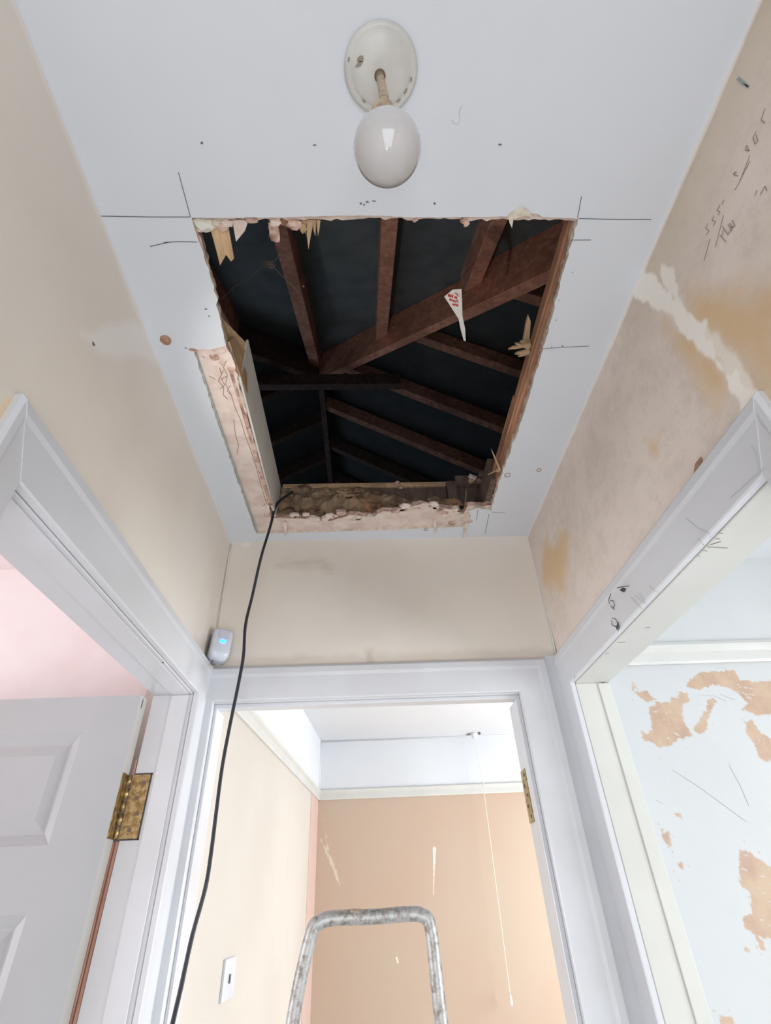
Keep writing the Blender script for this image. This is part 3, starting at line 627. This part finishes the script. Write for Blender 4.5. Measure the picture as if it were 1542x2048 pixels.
for k_, (a_, b_) in enumerate((((Px-run-.15, -1.35, ZC-.12), (Px-run-.05, 4.6, ze+.13)), ((Px+run+.05, -1.35, ZC-.12), (Px+run+.15, 4.6, ze+.13)), ((Px-run-.15, -1.35, ZC-.12), (Px+run+.15, Py-run-.02, ze+.12)))):  # upright closers added round the eaves, unseen, against light leaks
    mb = MB(); mb.box(a_, b_); struct(mb.build('trim_%d' % (30+k_), 'felt'))
def rafter(a, b, w=.068, d=.11, name='rafter', mat='rafter', parent=roof):
    mb = MB(); mb.bar(a, b, w, d, (0, 0, 1)); o = mb.build(name, mat, parent); bevel(o, .003, 1); return o
SP = .435
# jack rafters of the near slope (rising away from us to the hips)
for k in range(-6, 8):
    x = .12+.45*k
    if k == 2: x = .93
    if k == 1: x = .56
    yt = Py-abs(x-Px); yb_ = Py-run
    if yt-yb_ < .2: continue
    rafter((x, yb_, roofz(x, yb_)+.08), (x, yt, roofz(x, yt)+.08), d=.15, mat='rafter_lit')
# common and jack rafters of the two side slopes
for k in range(-6, 9):
    y = 1.759+.43*k
    for s_ in (1, -1):
        xt = Px if y > Py else Px+s_*(Py-y)
        xe = Px+s_*run
        if abs(xe-xt) < .2: continue
        rafter((xe, y+(.15 if s_ < 0 else 0), roofz(xe, Py+1)+.06), (xt, y+(.15 if s_ < 0 else 0), ZR-abs(xt-Px)*tp+.06), .05, .10, mat='shade_timber' if s_ < 0 or k > 2 else 'rafter')
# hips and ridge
def hip(a, b, w, d, nm, mt='rafter_lit'): mb = MB(); mb.bar(a, b, w, d); o = mb.build(nm, mt, roof); bevel(o, .003, 1); return o
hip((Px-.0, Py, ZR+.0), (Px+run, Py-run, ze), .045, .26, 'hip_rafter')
hip((Px, Py, ZR), (Px-run, Py-run, ze), .045, .24, 'hip_rafter', 'shade_timber')
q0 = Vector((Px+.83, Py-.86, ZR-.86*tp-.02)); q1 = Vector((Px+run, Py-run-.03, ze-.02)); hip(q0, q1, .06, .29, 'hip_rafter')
mb = MB(); mb.box((Px-.02, Py, ZR-.05), (Px+.02, yend, ZR+.1)); mb.build('ridge_board', 'shade_timber', roof)
a, b = pz(512, 765, Z0+2.62), pz(800, 768, Z0+2.62); mb = MB(); mb.bar((a.x-.6, a.y, a.z), (b.x, a.y, a.z), .045, .10); mb.build('collar_tie', 'shade_timber', roof)
mb = MB(); pn = pz(607, 572, Z0+2.4); mb.box(pn-Vector((.004,)*3), pn+Vector((.004,)*3)); mb.build('pinhole_dot', 'label', roof)  # small white block standing in for a pinhole of daylight
# curled printed label hanging from the hip beam
lp = [(889, 590), (905, 579), (923, 578), (925, 600), (926, 625), (931, 655), (931, 685), (927, 683), (922, 655), (918, 630), (906, 612)]
d0 = 1.42
def lab(a, b, off=0.): p = pz(a, b, Z0+1.42); return p+Vector((0, -off, 0))
mb = MB(); P3 = [lab(a, b)+Vector((0, .012*math.sin((b-578)/30), 0)) for a, b in lp]; 
mb.poly(P3, (0, .0012, .0012)); lb = mb.build('paper_label', 'label'); tag(lb, 'curled white paper label with red print hanging inside the dark roof', 'label')
mb = MB()
nrmv = -(lab(905, 600)-Vector((0, 0, Z0))).normalized()
for (a, b, w, h) in ((899, 589, 6, 5), (905, 590, 3, 5), (912, 592, 5, 4), (902, 596, 6, 3), (909, 598, 6, 3), (915, 598, 3, 4), (908, 604, 5, 3), (914, 605, 6, 3), (913, 586, 8, 1), (916, 589, 6, 1)):
    c0 = lambda dx, dy: lab(a+dx, b+dy+dx*.45)+Vector((0, .012*math.sin((b-578)/30), 0))+nrmv*.004
    mb.poly([c0(-w/2, -h/2), c0(w/2, -h/2), c0(w/2, h/2), c0(-w/2, h/2)], nrmv*.001)
mb.build('red_print', 'red', lb)['kind'] = 'stuff'
mb = MB(); mb.tube([lab(915, 580), lab(918, 577)+Vector((0, .02, .06)), Vector((.50, .98, Z0+2.05))], .0008, 5); mb.build('thread', 'web', lb)
# cobweb
mb = MB(); w3 = lambda a, b: pz(a, b, Z0+1.5)
mb.tube([w3(408, 645), w3(440, 600), w3(470, 572), w3(500, 556), w3(525, 532)], .0009, 4); mb.tube([w3(548, 535), w3(562, 550), w3(580, 566), w3(600, 590)], .0009, 4); mb.tube([w3(545, 530), w3(556, 512), w3(566, 500)], .0006, 4)
for k in range(9):
    c0 = Vector(w3(537, 530)); mb.tube([c0+Vector((random.uniform(-.02, .02), random.uniform(-.012, .012), random.uniform(-.01, .01))) for q in range(4)], .0009, 4)
wb = mb.build('cobweb', 'web'); tag(wb, 'dusty cobweb strands strung across the dark roof space', 'cobweb')

# ------------------------------------------------------------------ door frames
def archi(plane, at, nrm, u0, u1, ztop, num, mat, near_bottom=0.0, wid=.108, near_w=None):
    # plane 'x' (u = Y) or 'y' (u = x). three mitred boards round an opening u0..u1, head ZD, going up to ztop
    prof = [(0, 0), (0, .012), (.0025, .0145), (wid-.034, .0152), (wid-.024, .0172), (wid-.008, .0165), (wid, .010), (wid, 0)]; nb = near_w or wid
    root = struct(empty('trim_%d' % num, (0, 0, 0)))
    HS = [1.0]
    def pt(u, z, t_):
        t_ = t_*HS[0]; return (at+nrm*t_, u, z) if plane == 'x' else (u, at+nrm*t_, z)
    n = len(prof)
    def seg(A, B, nm):
        HS[0] = .92 if nm == 'side_board' else 1.0
        mb = MB(); vv = [pt(*A(w, t_)) for w, t_ in prof]+[pt(*B(w, t_)) for w, t_ in prof]
        mb.add(vv, [tuple(range(n)), tuple(range(2*n-1, n-1, -1))]+[(i, i+n, (i+1) % n+n, (i+1) % n) for i in range(n)]); mb.build(nm, mat, root)
    seg(lambda w, t_: (u0-w*nb/wid, near_bottom, t_), lambda w, t_: (u0-w*nb/wid, ZD+w, t_), 'side_board')
    seg(lambda w, t_: (u0-w*nb/wid, ZD+w, t_), lambda w, t_: (u1+w if plane == 'x' else u1+w, ZD+w, t_), 'head_board')
    seg(lambda w, t_: (u1+w, near_bottom, t_), lambda w, t_: (u1+w, ZD+w, t_), 'side_board')
    return root
aL = archi('x', XL, 1, YN, YF, ZT, 6, 'gloss', wid=.106, near_w=.062)
aR = archi('x', XR, -1, YN+.008, YF+.012, ZT, 7, 'gloss', wid=.106, near_w=.064)
aB = archi('y', YB, -1, -.435, .438, ZT, 8, 'gloss', wid=.098)
# clip: side boards of corner pieces are narrower; they butt into the corner
def lining(num, boxes, mat, stops=()):
    root = struct(empty('trim_%d' % num, (0, 0, 0)))
    for nm, a, b in boxes: mb = MB(); mb.box(a, b); o = mb.build(nm, mat, root); bevel(o, .0015, 1)
    return root
e = .001
lL = lining(9, [('head_lining', (XL-.002, YN-.022, ZD-.002), (XLo-.004, YF+.022, ZD+.02)), ('jamb', (XL-.002, YN-.022, 0), (XLo-.004, YN-.002, ZD-.002)), ('jamb', (XL-.002, YF+.002, 0), (XLo-.004, YF+.022, ZD-.002)),
                ('door_stop', (XL-.012, YN, ZD-.004), (XL-.058, YF, ZD-.002)), ('door_stop', (XL-.012, YF-.002, 0), (XL-.058, YF+.002, ZD-.004)), ('door_stop', (XL-.012, YN-.002, 0), (XL-.058, YN+.003, ZD-.004))], 'gloss')
lR = lining(10, [('head_lining', (XR+.002, YN-.014, ZD-.002), (XRo+.002, YF+.034, ZD+.02)), ('jamb', (XR+.002, YN-.014, 0), (XRo+.002, YN+.006, ZD-.002)), ('jamb', (XR+.002, YF+.014, 0), (XRo+.002, YF+.034, ZD-.002)),
                 ('door_stop', (XR+.064, YF+.010, 0), (XRo+.002, YF+.014, ZD-.004))], 'gloss_cream')
lB = lining(11, [('head_lining', (-.457, YB+.001, ZD-.002), (.46, YBo+.002, ZD+.02)), ('jamb', (-.457, YB+.001, 0), (-.437, YBo+.05, ZD-.002)), ('jamb', (.440, YB+.001, 0), (.46, YBo+.065, ZD-.002)),
                 ('door_stop', (.428, YB+.012, 0), (.440, YB+.05, ZD-.012)), ('door_stop', (-.437, YB+.012, 0), (-.428, YB+.05, ZD-.012)), ('door_stop', (-.437, YB+.012, ZD-.012), (.440, YB+.05, ZD-.002))], 'gloss')
mb = MB(); mb.box((.5365, YB-.005, 0), (XR, YB, ZT-.001)); mb.build('filler_strip', 'gloss', aB)
# bare unpainted strips beside the left door hinge
zh0, zh1 = Z0+.124, Z0+.258
mb = MB(); mb.box((XLo-.006, YF+.006, 0), (XLo-.0245, YF+.022, zh0-.004)); mb.box((XLo-.006, YF+.004, zh1), (XLo-.010, YF+.02, zh1+.035)); mb.build('bare_wood_strip', 'bare', lL)
mb = MB(); mb.box((XLo-.012, YF+.0052, 0), (XLo-.0145, YF+.0068, zh0-.004)); mb.build('dark_groove', 'gap', lL)
mb = MB(); mb.box((XLo-.0185, YF+.0052, 0), (XLo-.0195, YF+.0068, zh0-.05)); mb.build('dark_groove', 'gap', lL)
# wear and scuffs on the right architrave
tR = aR
def wear(pls, mat, w, nm='scuff'):
    mb = MB()
    for L_ in pls: mb.strip([pX(a, b, XR-.0168) for a, b in L_], w, (-1, 0, 0), .0005)
    return mb.build(nm, mat, tR)
wear([[(1234, 1176), (1246, 1173), (1258, 1172)], [(1240, 1181), (1252, 1178)], [(1222, 1187), (1217, 1200), (1219, 1208)], [(1220, 1202), (1226, 1201), (1229, 1210), (1226, 1217), (1221, 1211)], [(1228, 1216), (1229, 1220)],
      [(1224, 1236), (1231, 1238), (1235, 1246)], [(1223, 1240), (1224, 1250), (1233, 1254)], [(1235, 1246), (1240, 1255), (1236, 1262)], [(1150, 1352), (1149, 1357)]], 'black', .0014)
mb = MB(); blob(mb, pX(1246, 1179, XR-.0168), .010, .0045, (-1, 0, 0), (0, 1, .5), 0, 9, .5); blob(mb, pX(1235, 1254, XR-.0168), .009, .004, (-1, 0, 0), (0, 1, -1), 0, 9, .5); mb.build('paint_chip', 'black', tR)['kind'] = 'stuff'
wear([[(1298, 1172), (1310, 1182), (1320, 1185)], [(1262, 1195), (1276, 1210), (1284, 1218)], [(1270, 1190), (1288, 1208)], [(1372, 1036), (1395, 1056), (1418, 1066), (1422, 1075)], [(1396, 1076), (1408, 1090), (1420, 1092)], [(1502, 890), (1512, 905), (1516, 925), (1518, 940)], [(1530, 935), (1495, 965), (1462, 995)], [(1278, 1186), (1292, 1208)]], 'pale_scratch', .0006)
mb = MB()
for (a, b, c, d) in ((1434, 1066, 1446, 1067), (1430, 1077, 1440, 1078), (1420, 1090, 1442, 1083), (1415, 1094, 1455, 1096), (1405, 1101, 1415, 1102), (1396, 1112, 1400, 1113), (1235, 1285, 1250, 1284), (1290, 1256, 1300, 1254), (1210, 1306, 1218, 1307)):
    mb.strip([pz(a, b, ZD-.0024), pz(c, d, ZD-.0024)], .0014, (0, 0, -1), .0005)
mb.build('scuff', 'pencil2', lR)['kind'] = 'stuff'
mb = MB(); blob(mb, pz(1206, 1365, ZD-.0024), .006, .004, (0, 0, -1), (1, 0, 0), 0, 7, .3); mb.build('paint_chip', 'scratch', lR)
mb = MB(); blob(mb, pX(1396, 938, XR-.0012), .018, .010, (-1, 0, 0), (0, 1, -.5), 0, 7, .3); mb.build('paint_chip', 'chip', bpy.data.objects['wall_right'])
mb = MB(); blob(mb, pz(326, 1325, ZD-.0024), .003, .003, (0, 0, -1), (1, 0, 0)); mb.build('nail_mark', 'scratch', lL)

# ------------------------------------------------------------------ left door, open into the pink room
DX0, DX1, DY0, DY1, DZ = -1.44, -.592, 1.356, 1.396, Z0+.440
door = struct(empty('door_1', (DX1, DY0, 0)))
yf = DY0
panels = []                                          # (x0,x1,z0,z1) panel fields
sx = .115; midx = (DX0+DX1)/2
zr = [(Z0-.0+.215-.0, DZ-.115)]
p1 = pY(165, 1465, DY0); p2 = pY(100, 1690, DY0); p3 = pY(60, 1828, DY0)
xs = [(midx+.055, DX1-.118), (DX0+.118, midx-.055)]
xs = [(p1.x-.30, p1.x), (DX0+.118, p1.x-.40)]
zs_ = [(p2.z, p1.z), (.95, p3.z), (.2, .85)]
for (a, b) in xs:
    for (c, d) in zs_: panels.append((a, b, c, d))
xb = sorted({DX0, DX1, *[p for q in xs for p in q]}); zb = sorted({.01, DZ, *[p for q in zs_ for p in q]})
mb = MB()
for i in range(len(xb)-1):
    for j in range(len(zb)-1):
        a, b, c, d = xb[i], xb[i+1], zb[j], zb[j+1]
        if any(abs(a-q[0]) < 1e-6 and abs(c-q[2]) < 1e-6 for q in panels): mb.box((a, DY0+.014, c), (b, DY1-.014, d))
        else: mb.box((a, DY0, c), (b, DY1, d))
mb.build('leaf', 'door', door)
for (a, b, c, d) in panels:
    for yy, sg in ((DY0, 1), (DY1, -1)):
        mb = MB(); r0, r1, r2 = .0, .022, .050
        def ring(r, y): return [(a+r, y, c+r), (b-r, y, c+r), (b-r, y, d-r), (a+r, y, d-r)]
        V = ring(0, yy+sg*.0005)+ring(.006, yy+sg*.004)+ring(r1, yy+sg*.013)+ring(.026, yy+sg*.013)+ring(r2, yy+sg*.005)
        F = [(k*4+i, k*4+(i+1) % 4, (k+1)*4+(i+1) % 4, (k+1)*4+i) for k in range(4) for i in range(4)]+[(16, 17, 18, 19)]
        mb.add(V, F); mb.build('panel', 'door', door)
mb = MB(); mb.box((DX1, DY0+.0005, 0.01), (DX1+.001, DY1-.001, DZ-.0005)); mb.build('door_edge', 'gloss_cream', door)
mb = MB(); q = pX(284, 1408, DX1+.0012); blob(mb, q, .004, .012, (1, 0, 0), (0, 1, 0), 0, 7, .3); mb.build('paint_chip', 'pencil', door)
def hinge(parent, name='hinge', double=True):
    h = empty(name, (XLo-.01, YF, (zh0+zh1)/2), parent=parent); return h
# hinge: one plate on the door's edge, one on the jamb, knuckle between
mb = MB(); mb.box((DX1, DY0+.002, zh0), (DX1+.003, DY1, zh1)); hg = mb.build('hinge', 'brass', door); hg['label'] = 'tarnished brass hinge with screws'
mb = MB(); mb.box((XLo-.006, YF+.0005, zh0), (XLo+.036, YF+.002, zh1)); mb.build('jamb_plate', 'brass', hg)
mb = MB()
for k in range(5):
    z_ = zh0+(zh1-zh0)*k/5; mb.tube([(XLo-.013, YF+.001, z_+.002), (XLo-.013, YF+.001, z_+(zh1-zh0)/5-.002)], .0058 if k % 2 else .005, 12)
mb.build('knuckle', 'brass', hg, True)
for k in range(4):
    z_ = zh0+.018+k*(zh1-zh0-.036)/3; mb = MB(); c0 = (XLo+.018+(.006 if k % 2 else -.004), YF+.0005, z_)
    mb.tube([(c0[0], YF+.0008, z_), (c0[0], YF-.0012, z_)], .0045, 12); mb.build('screw', 'scratch', hg)
    mb = MB(); mb.tube([(DX1+.002, DY0+.018, z_), (DX1+.0042, DY0+.018, z_)], .0042, 12); mb.build('screw', 'brass', hg)
mb = MB()
for z_ in (zh0-.001, zh1+.001): mb.strip([(XLo-.004, YF+.0012, z_), (XLo+.040, YF+.0012, z_)], .003, (0, -1, 0), .0008)
mb.strip([(XLo+.038, YF+.0012, zh0-.002), (XLo+.038, YF+.0012, zh1+.002)], .003, (0, -1, 0), .0008); mb.build('recess_edge', 'black', hg)

# brass hinge plate left on the far doorway's right jamb
zj0, zj1 = Z0+.140, Z0+.268
mb = MB(); mb.box((.436, YBo+.008, zj0), (.440, YBo+.056, zj1)); hp = mb.build('hinge_plate', 'brass', lB)
for k in range(5):
    mb = MB(); z_ = zj0+.014+k*.025; y_ = YBo+.025+(.014 if k % 2 else 0); mb.tube([(.4365, y_, z_), (.4345, y_, z_)], .0045, 10); mb.build('screw', 'scratch', hp)

# ------------------------------------------------------------------ pendant light
cx, cy = .036, .206
pen = empty('pendant_light', (cx, cy, ZC), 'ceiling pendant with round white rose, beige flex and opal globe bulb', 'lamp')
mb = MB(); mb.lathe([(.0, 0), (.055, 0), (.0555, -.004), (.053, -.008), (.050, -.0095), (.046, -.0085), (.044, -.010), (.040, -.0135), (.020, -.0165), (.006, -.018), (0, -.018)], (cx, cy, ZC-.0005), 56)
rs = mb.build('ceiling_rose', 'rose', pen, True)
mb = MB(); kk = 0
for an, r_, l_ in ((.9, .045, .012), (.55, .045, .014), (.2, .047, .010), (2.2, .045, .010), (3.4, .050, .009)):
    mb.strip([(cx+r_*math.cos(an+s_*l_*6), cy+r_*math.sin(an+s_*l_*6), ZC-.0115) for s_ in (-1, -.3, .3, 1)], .0022, (0, 0, -1), .0008)
for an in (-2.7, -2.9): blob(mb, (cx+.034*math.cos(an), cy+.034*math.sin(an), ZC-.0155), .006, .003, (0, 0, -1), (1, -.6, 0))
mb.build('wear_mark', 'pencil2', rs)['kind'] = 'stuff'
bc = Vector((.0325, .2085, Z0+.676)); br = .0385
mb = MB(); mb.tube([(cx-.002, cy+.004, ZC-.014), (cx-.001, cy+.005, ZC-.06), (cx+.0005, cy+.0055, ZC-.13), (bc.x, bc.y, bc.z+br+.10)], [.0058, .0062, .0070, .0075], 14); mb.build('flex', 'cord', pen, True)
mb = MB(); mb.tube([(cx-.002, cy+.004, ZC-.0165), (cx-.002, cy+.004, ZC-.020)], .0085, 16); mb.build('flex_grommet', 'scratch', pen, True)
mb = MB(); mb.lathe([(0, .105), (.008, .104), (.0095, .096), (.0150, .085), (.0162, .083), (.0162, .076), (.0148, .074), (.0142, .03), (.0128, .010)], (bc.x, bc.y, bc.z+br), 32); mb.build('lamp_holder', 'cord', pen, True)
mb = MB(); prof = []
for k in range(30):
    a = math.pi*k/29; z_ = math.cos(a)*br*1.03; r_ = math.sin(a)*br
    if z_ > br*.92: r_ = max(r_, .0125)
    prof.append((r_ if k < 29 else 0.00001, z_))
prof = [(.0124, br+.022), (.0126, br+.006)]+[p for p in prof if p[1] < br*.93]
mb.lathe(prof, bc, 48); mb.build('bulb', 'opal', pen, True)

# ------------------------------------------------------------------ motion sensor in the corner
sc_ = Vector((-.4335, 1.436, Z0+.604)); se = empty('motion_sensor', sc_, 'small white plastic motion sensor with blue light in the corner above the door', 'sensor')
se.rotation_euler = (math.radians(-8), math.radians(4), math.radians(28))
def seobj(mb, name, mat, smooth=False, mats=None):
    o = mb.build(name, mat, None, smooth, mats); o.parent = se; o.location = (0, -.0035 if name in ('lens', 'status_light') else 0, 0); return o
def rbox(w, d, h, r, n=5, top=.8):
    mb = MB(); prof = []
    for cxs, czs, a0 in ((w/2-r, h/2-r, 0), (-w/2+r, h/2-r, 90), (-w/2+r, -h/2+r, 180), (w/2-r, -h/2+r, 270)):
        for k in range(n): a = math.radians(a0+90*k/(n-1)); prof.append((cxs+r*math.cos(a), czs+r*math.sin(a)))
    N = len(prof); V = []
    for (s, y) in ((1, d/2), (1, -d*.1), (.97, -d*.32), (.88, -d*.45), (.7, -d*.5)): V += [(x*s, y, z*s) for x, z in prof]
    F = [(k*N+i, k*N+(i+1) % N, (k+1)*N+(i+1) % N, (k+1)*N+i) for k in range(4) for i in range(N)]+[tuple(range(N)), tuple(range(4*N, 5*N))]
    mb.add(V, F); return mb
seobj(rbox(.058, .050, .096, .015), 'housing', 'plastic', True)
b2 = MB(); b2.add([(-.015, -.0195, .004), (.015, -.0195, .004), (.017, -.0205, .040), (-.017, -.0205, .040), (-.013, -.024, .007), (.013, -.024, .007), (.014, -.0235, .037), (-.014, -.0235, .037)],
                 [(4, 5, 6, 7), (0, 1, 5, 4), (1, 2, 6, 5), (2, 3, 7, 6), (3, 0, 4, 7)]); seobj(b2, 'lens', 'lens')
b2 = MB(); V = []; n_ = 14
b2.poly([(.001+.0085*math.cos(2*math.pi*i/n_), -.0225, -.001+.0035*math.sin(2*math.pi*i/n_)) for i in range(n_)], (0, -.002, 0)); seobj(b2, 'status_light', 'led')
b2 = MB(); b2.tube([(-.012, .0, -.052), (-.008, .008, -.060), (-.002, .012, -.056)], .003, 6); seobj(b2, 'bracket', 'scratch')

# ------------------------------------------------------------------ black cable
pc = [(549, 1018, 1.335), (546, 1030, 1.332), (540, 1055, 1.33), (522, 1115, 1.335), (505, 1190, 1.36), (491, 1250, 1.36), (487, 1310, 1.355), (478, 1362, 1.35), (462, 1440, 1.34), (445, 1530, 1.33), (433, 1620, 1.32), (423, 1700, 1.31), (411, 1775, 1.30), (385, 1870, 1.29), (362, 1975, 1.275), (345, 2048, 1.26), (325, 2140, 1.24)]
cp = [pY(*q) for q in pc]; cp = [cp[0]+Vector((.05, .02, .09)), cp[0]+Vector((.012, .004, .035))]+cp
last = cp[-1]; cp += [last+Vector((-.02, -.03, -.25)), last+Vector((-.015, -.05, -.6)), Vector((last.x, last.y-.08, .10)), Vector((last.x+.02, last.y-.12, .012)), Vector((last.x+.1, last.y-.3, .007))]
def smooth_path(P, n=5):
    out = []
    for i in range(len(P)-1):
        p0, p1, p2, p3 = P[max(i-1, 0)], P[i], P[i+1], P[min(i+2, len(P)-1)]
        for k in range(n):
            t_ = k/n; out.append(.5*((2*p1)+(p2-p0)*t_+(2*p0-5*p1+4*p2-p3)*t_**2+(3*p1-p0-3*p2+p3)*t_**3))
    return out+[P[-1]]
mb = MB(); mb.tube(smooth_path(cp, 5), .0043, 10); cb = mb.build('cable', 'rubber', None, True); tag(cb, 'thin black cable hanging from the corner of the ceiling opening', 'cable')

# ------------------------------------------------------------------ stepladder (its top hoop shows)
ld = empty('stepladder', (0, 1.25, 0), 'aluminium stepladder with a bent tube hand hoop below the opening', 'ladder')
hl = [pY(572, 2110, 1.215), pY(584, 2055, 1.21), pY(622, 1870, 1.2), pY(640, 1845, 1.198), pY(668, 1836, 1.198), pY(740, 1834, 1.198), pY(815, 1828, 1.198), pY(846, 1832, 1.198), pY(862, 1862, 1.2), pY(884, 2055, 1.21)]
zl = hl[0].z; xl_ = hl[0].x; xr_ = hl[-1].x
left = [Vector((xl_-.10, 1.04, .02)), Vector((xl_-.03, 1.15, .9)), Vector((xl_-.004, 1.205, zl-.1))]+hl[1:4]
HP = [Vector((xl_-.10, 1.40, .02))]
def cornered(P):  # keep straights, round the bends
    return smooth_path(P, 6)
hoop = [Vector((-.24, 1.42, .03)), Vector((-.165, 1.275, 1.0)), Vector((-.145, 1.225, 1.28)), hl[1], hl[2], hl[3], hl[4], hl[5], hl[6], hl[7], hl[8], hl[9], Vector((.132, 1.225, 1.28)), Vector((.150, 1.275, 1.0)), Vector((.225, 1.42, .03))]
mb = MB(); mb.tube(smooth_path(hoop, 6), .0118, 16, flat=1.0, up=(0, 1, 0)); mb.build('hand_hoop', 'alu', ld, True)
mb = MB(); mb.tube([pY(700, 1834, 1.199), pY(722, 1834, 1.199)], .0123, 14, flat=1.0, up=(0, 1, 0)); mb.build('tape_band', 'cord', ld, True)
for s_, x in ((-1, -.15), (1, .14)):
    mb = MB(); mb.bar((x+s_*.10, .86, .02), (x+s_*.015, 1.2, 1.2), .03, .02, (0, 1, 0)); bevel(mb.build('front_rail', 'alu', ld), .003)
for k in range(4):
    z_ = .28+k*.26; y_ = .86+.34*z_/1.2; hw = .24-.085*z_/1.2; mb = MB(); mb.box((-hw-.005, y_-.05, z_-.015), (hw-.005, y_+.05, z_+.012)); bevel(mb.build('step', 'alu', ld), .003)
mb = MB(); mb.box((-.175, 1.16, 1.19), (.165, 1.30, 1.215)); bevel(mb.build('platform', 'alu', ld), .004)

# ------------------------------------------------------------------ light pull in the far room, switch on its left wall
c0 = pz(948, 1466, ZC); pl = empty('pull_cord_switch', (c0.x, c0.y, ZC), 'white pull cord hanging from a small ceiling mount in the far room', 'pull switch')
mb = MB(); mb.lathe([(0, 0), (.034, 0), (.034, -.008), (.026, -.016), (.020, -.034), (.010, -.042), (0, -.042)], (c0.x, c0.y, ZC), 24); mb.build('ceiling_mount', 'plastic', pl, True)
mb = MB(); mb.bar((c0.x-.06, c0.y, ZC-.012), (c0.x-.02, c0.y, ZC-.006), .008, .008); mb.bar((c0.x+.03, c0.y-.02, ZC-.012), (c0.x+.045, c0.y-.02, ZC-.004), .012, .02); mb.build('broken_edge', 'scratch', pl)['kind'] = 'stuff'
ca = c0+Vector((0, 0, -.042)); cm = pY(966, 1568, c0.y); cbm = pY(1022, 2002, c0.y)
mb = MB(); mb.tube([ca, ca+(cm-ca)*.5, cm], .0022, 6); mb.tube([cm, (cm+cbm)/2, cbm], .0022, 6); mb.build('cord', 'string', pl)
mb = MB(); mb.tube([cm+Vector((0, 0, .015)), cm+Vector((0, 0, -.02))], [.006, .004], 8); mb.build('connector', 'lens', pl)
mb = MB(); mb.lathe([(0, .03), (.004, .028), (.008, .01), (.010, -.008), (.007, -.02), (0, -.022)], cbm, 14); mb.build('pull_weight', 'label', pl, True)
mb = MB(); sq = [pF(446, 1920), pF(464, 1908), pF(460, 1996), pF(437, 2008)]; ya, yb2 = sq[3].y, sq[2].y; za, zb2 = sq[3].z, sq[0].z
sb = lambda y0, y1, z0, z1, d: mb.poly([(xf(y0)+.0, y0, z0), (xf(y1), y1, z0), (xf(y1)+d, y1, z0), (xf(y0)+d, y0, z0)], (0, 0, z1-z0))
sb(ya, yb2, za, zb2, .009); o = mb.build('wall_switch', 'plastic'); bevel(o, .002)
tag(o, 'white switch plate on the cream wall beyond the far doorway', 'switch')
mb = MB(); ym = (ya+yb2)/2; zm = (za+zb2)/2; sb(ym-.010, ym+.002, zm-.012, zm+.012, .013); mb.build('rocker', 'pencil', o)

# ------------------------------------------------------------------ pencil notes on the right wall
wR = bpy.data.objects['wall_right']
def note(pls, mat='pencil2', w=.0011):
    mb = MB()
    for L_ in pls: mb.strip([pX(a, b, XR-.0006) for a, b in L_], w, (-1, 0, 0), .0003)
    return mb.build('pencil_note', mat, wR)
note([[(1416, 446), (1411, 456), (1418, 462), (1412, 470)], [(1428, 432), (1424, 440), (1431, 444), (1427, 452)], [(1440, 410), (1434, 420), (1440, 424), (1436, 430)], [(1448, 400), (1444, 408)], [(1447, 430), (1431, 494)], [(1420, 478), (1408, 522)],
      [(1445, 452), (1456, 470)], [(1440, 470), (1452, 484)], [(1447, 458), (1444, 474)], [(1456, 448), (1464, 462)], [(1464, 440), (1470, 452), (1464, 456), (1460, 446)], [(1466, 452), (1456, 470)],
      [(1470, 342), (1468, 350), (1476, 352)], [(1493, 290), (1490, 300), (1498, 302), (1494, 292)], [(1512, 262), (1506, 275), (1510, 288), (1516, 282), (1512, 270)], [(1530, 216), (1522, 240), (1530, 246)], [(1500, 310), (1480, 362)], [(1466, 348), (1474, 344)], [(1520, 390), (1530, 372), (1534, 382)], [(1514, 380), (1510, 392)], [(1500, 322), (1470, 380)]])
note([[(1474, 157), (1486, 168), (1498, 175)], [(1476, 155), (1490, 167), (1497, 173)]], 'green', .0025)
# long scratches in the paint of the right room wall
wRB = bpy.data.objects['wall_right_back']
mb = MB()
for L_ in ([(1345, 1540), (1400, 1575), (1450, 1612), (1495, 1645)], [(1458, 1530), (1480, 1570), (1498, 1612)], [(1312, 1600), (1325, 1607)], [(1395, 1390), (1430, 1392), (1452, 1402)], [(1440, 1388), (1470, 1400)]):
    mb.strip([pY(a, b, YR-.0006) for a, b in L_], .0008, (0, -1, 0), .0004)
mb.build('scratch', 'pale_scratch', wRB)['kind'] = 'stuff'
mb = MB()
for L_ in ([(560, 1333), (606, 1331.5)], [(680, 1330), (696, 1329.5)], [(880, 1325), (908, 1324)]):
    mb.strip([pY(a, b, YB-.0008) for a, b in L_], .003, (0, -1, 0), .0006)
mb.build('paint_chip', 'scratch', bpy.data.objects['wall_back'])['kind'] = 'stuff'

mb = MB(); blob(mb, pX(187, 688, XL+.0004), .004, .003, (1, 0, 0), (0, 1, 0)); mb.build('nail_mark', 'pencil', bpy.data.objects['wall_left'])
mb = MB(); mb.strip([pX(a, b, XR-.0004) for a, b in ((1113, 1067), (1108, 1075), (1103, 1085), (1102, 1098))], .0022, (-1, 0, 0), .0004)
mb.build('filler_streak', 'gloss_cream', wR)
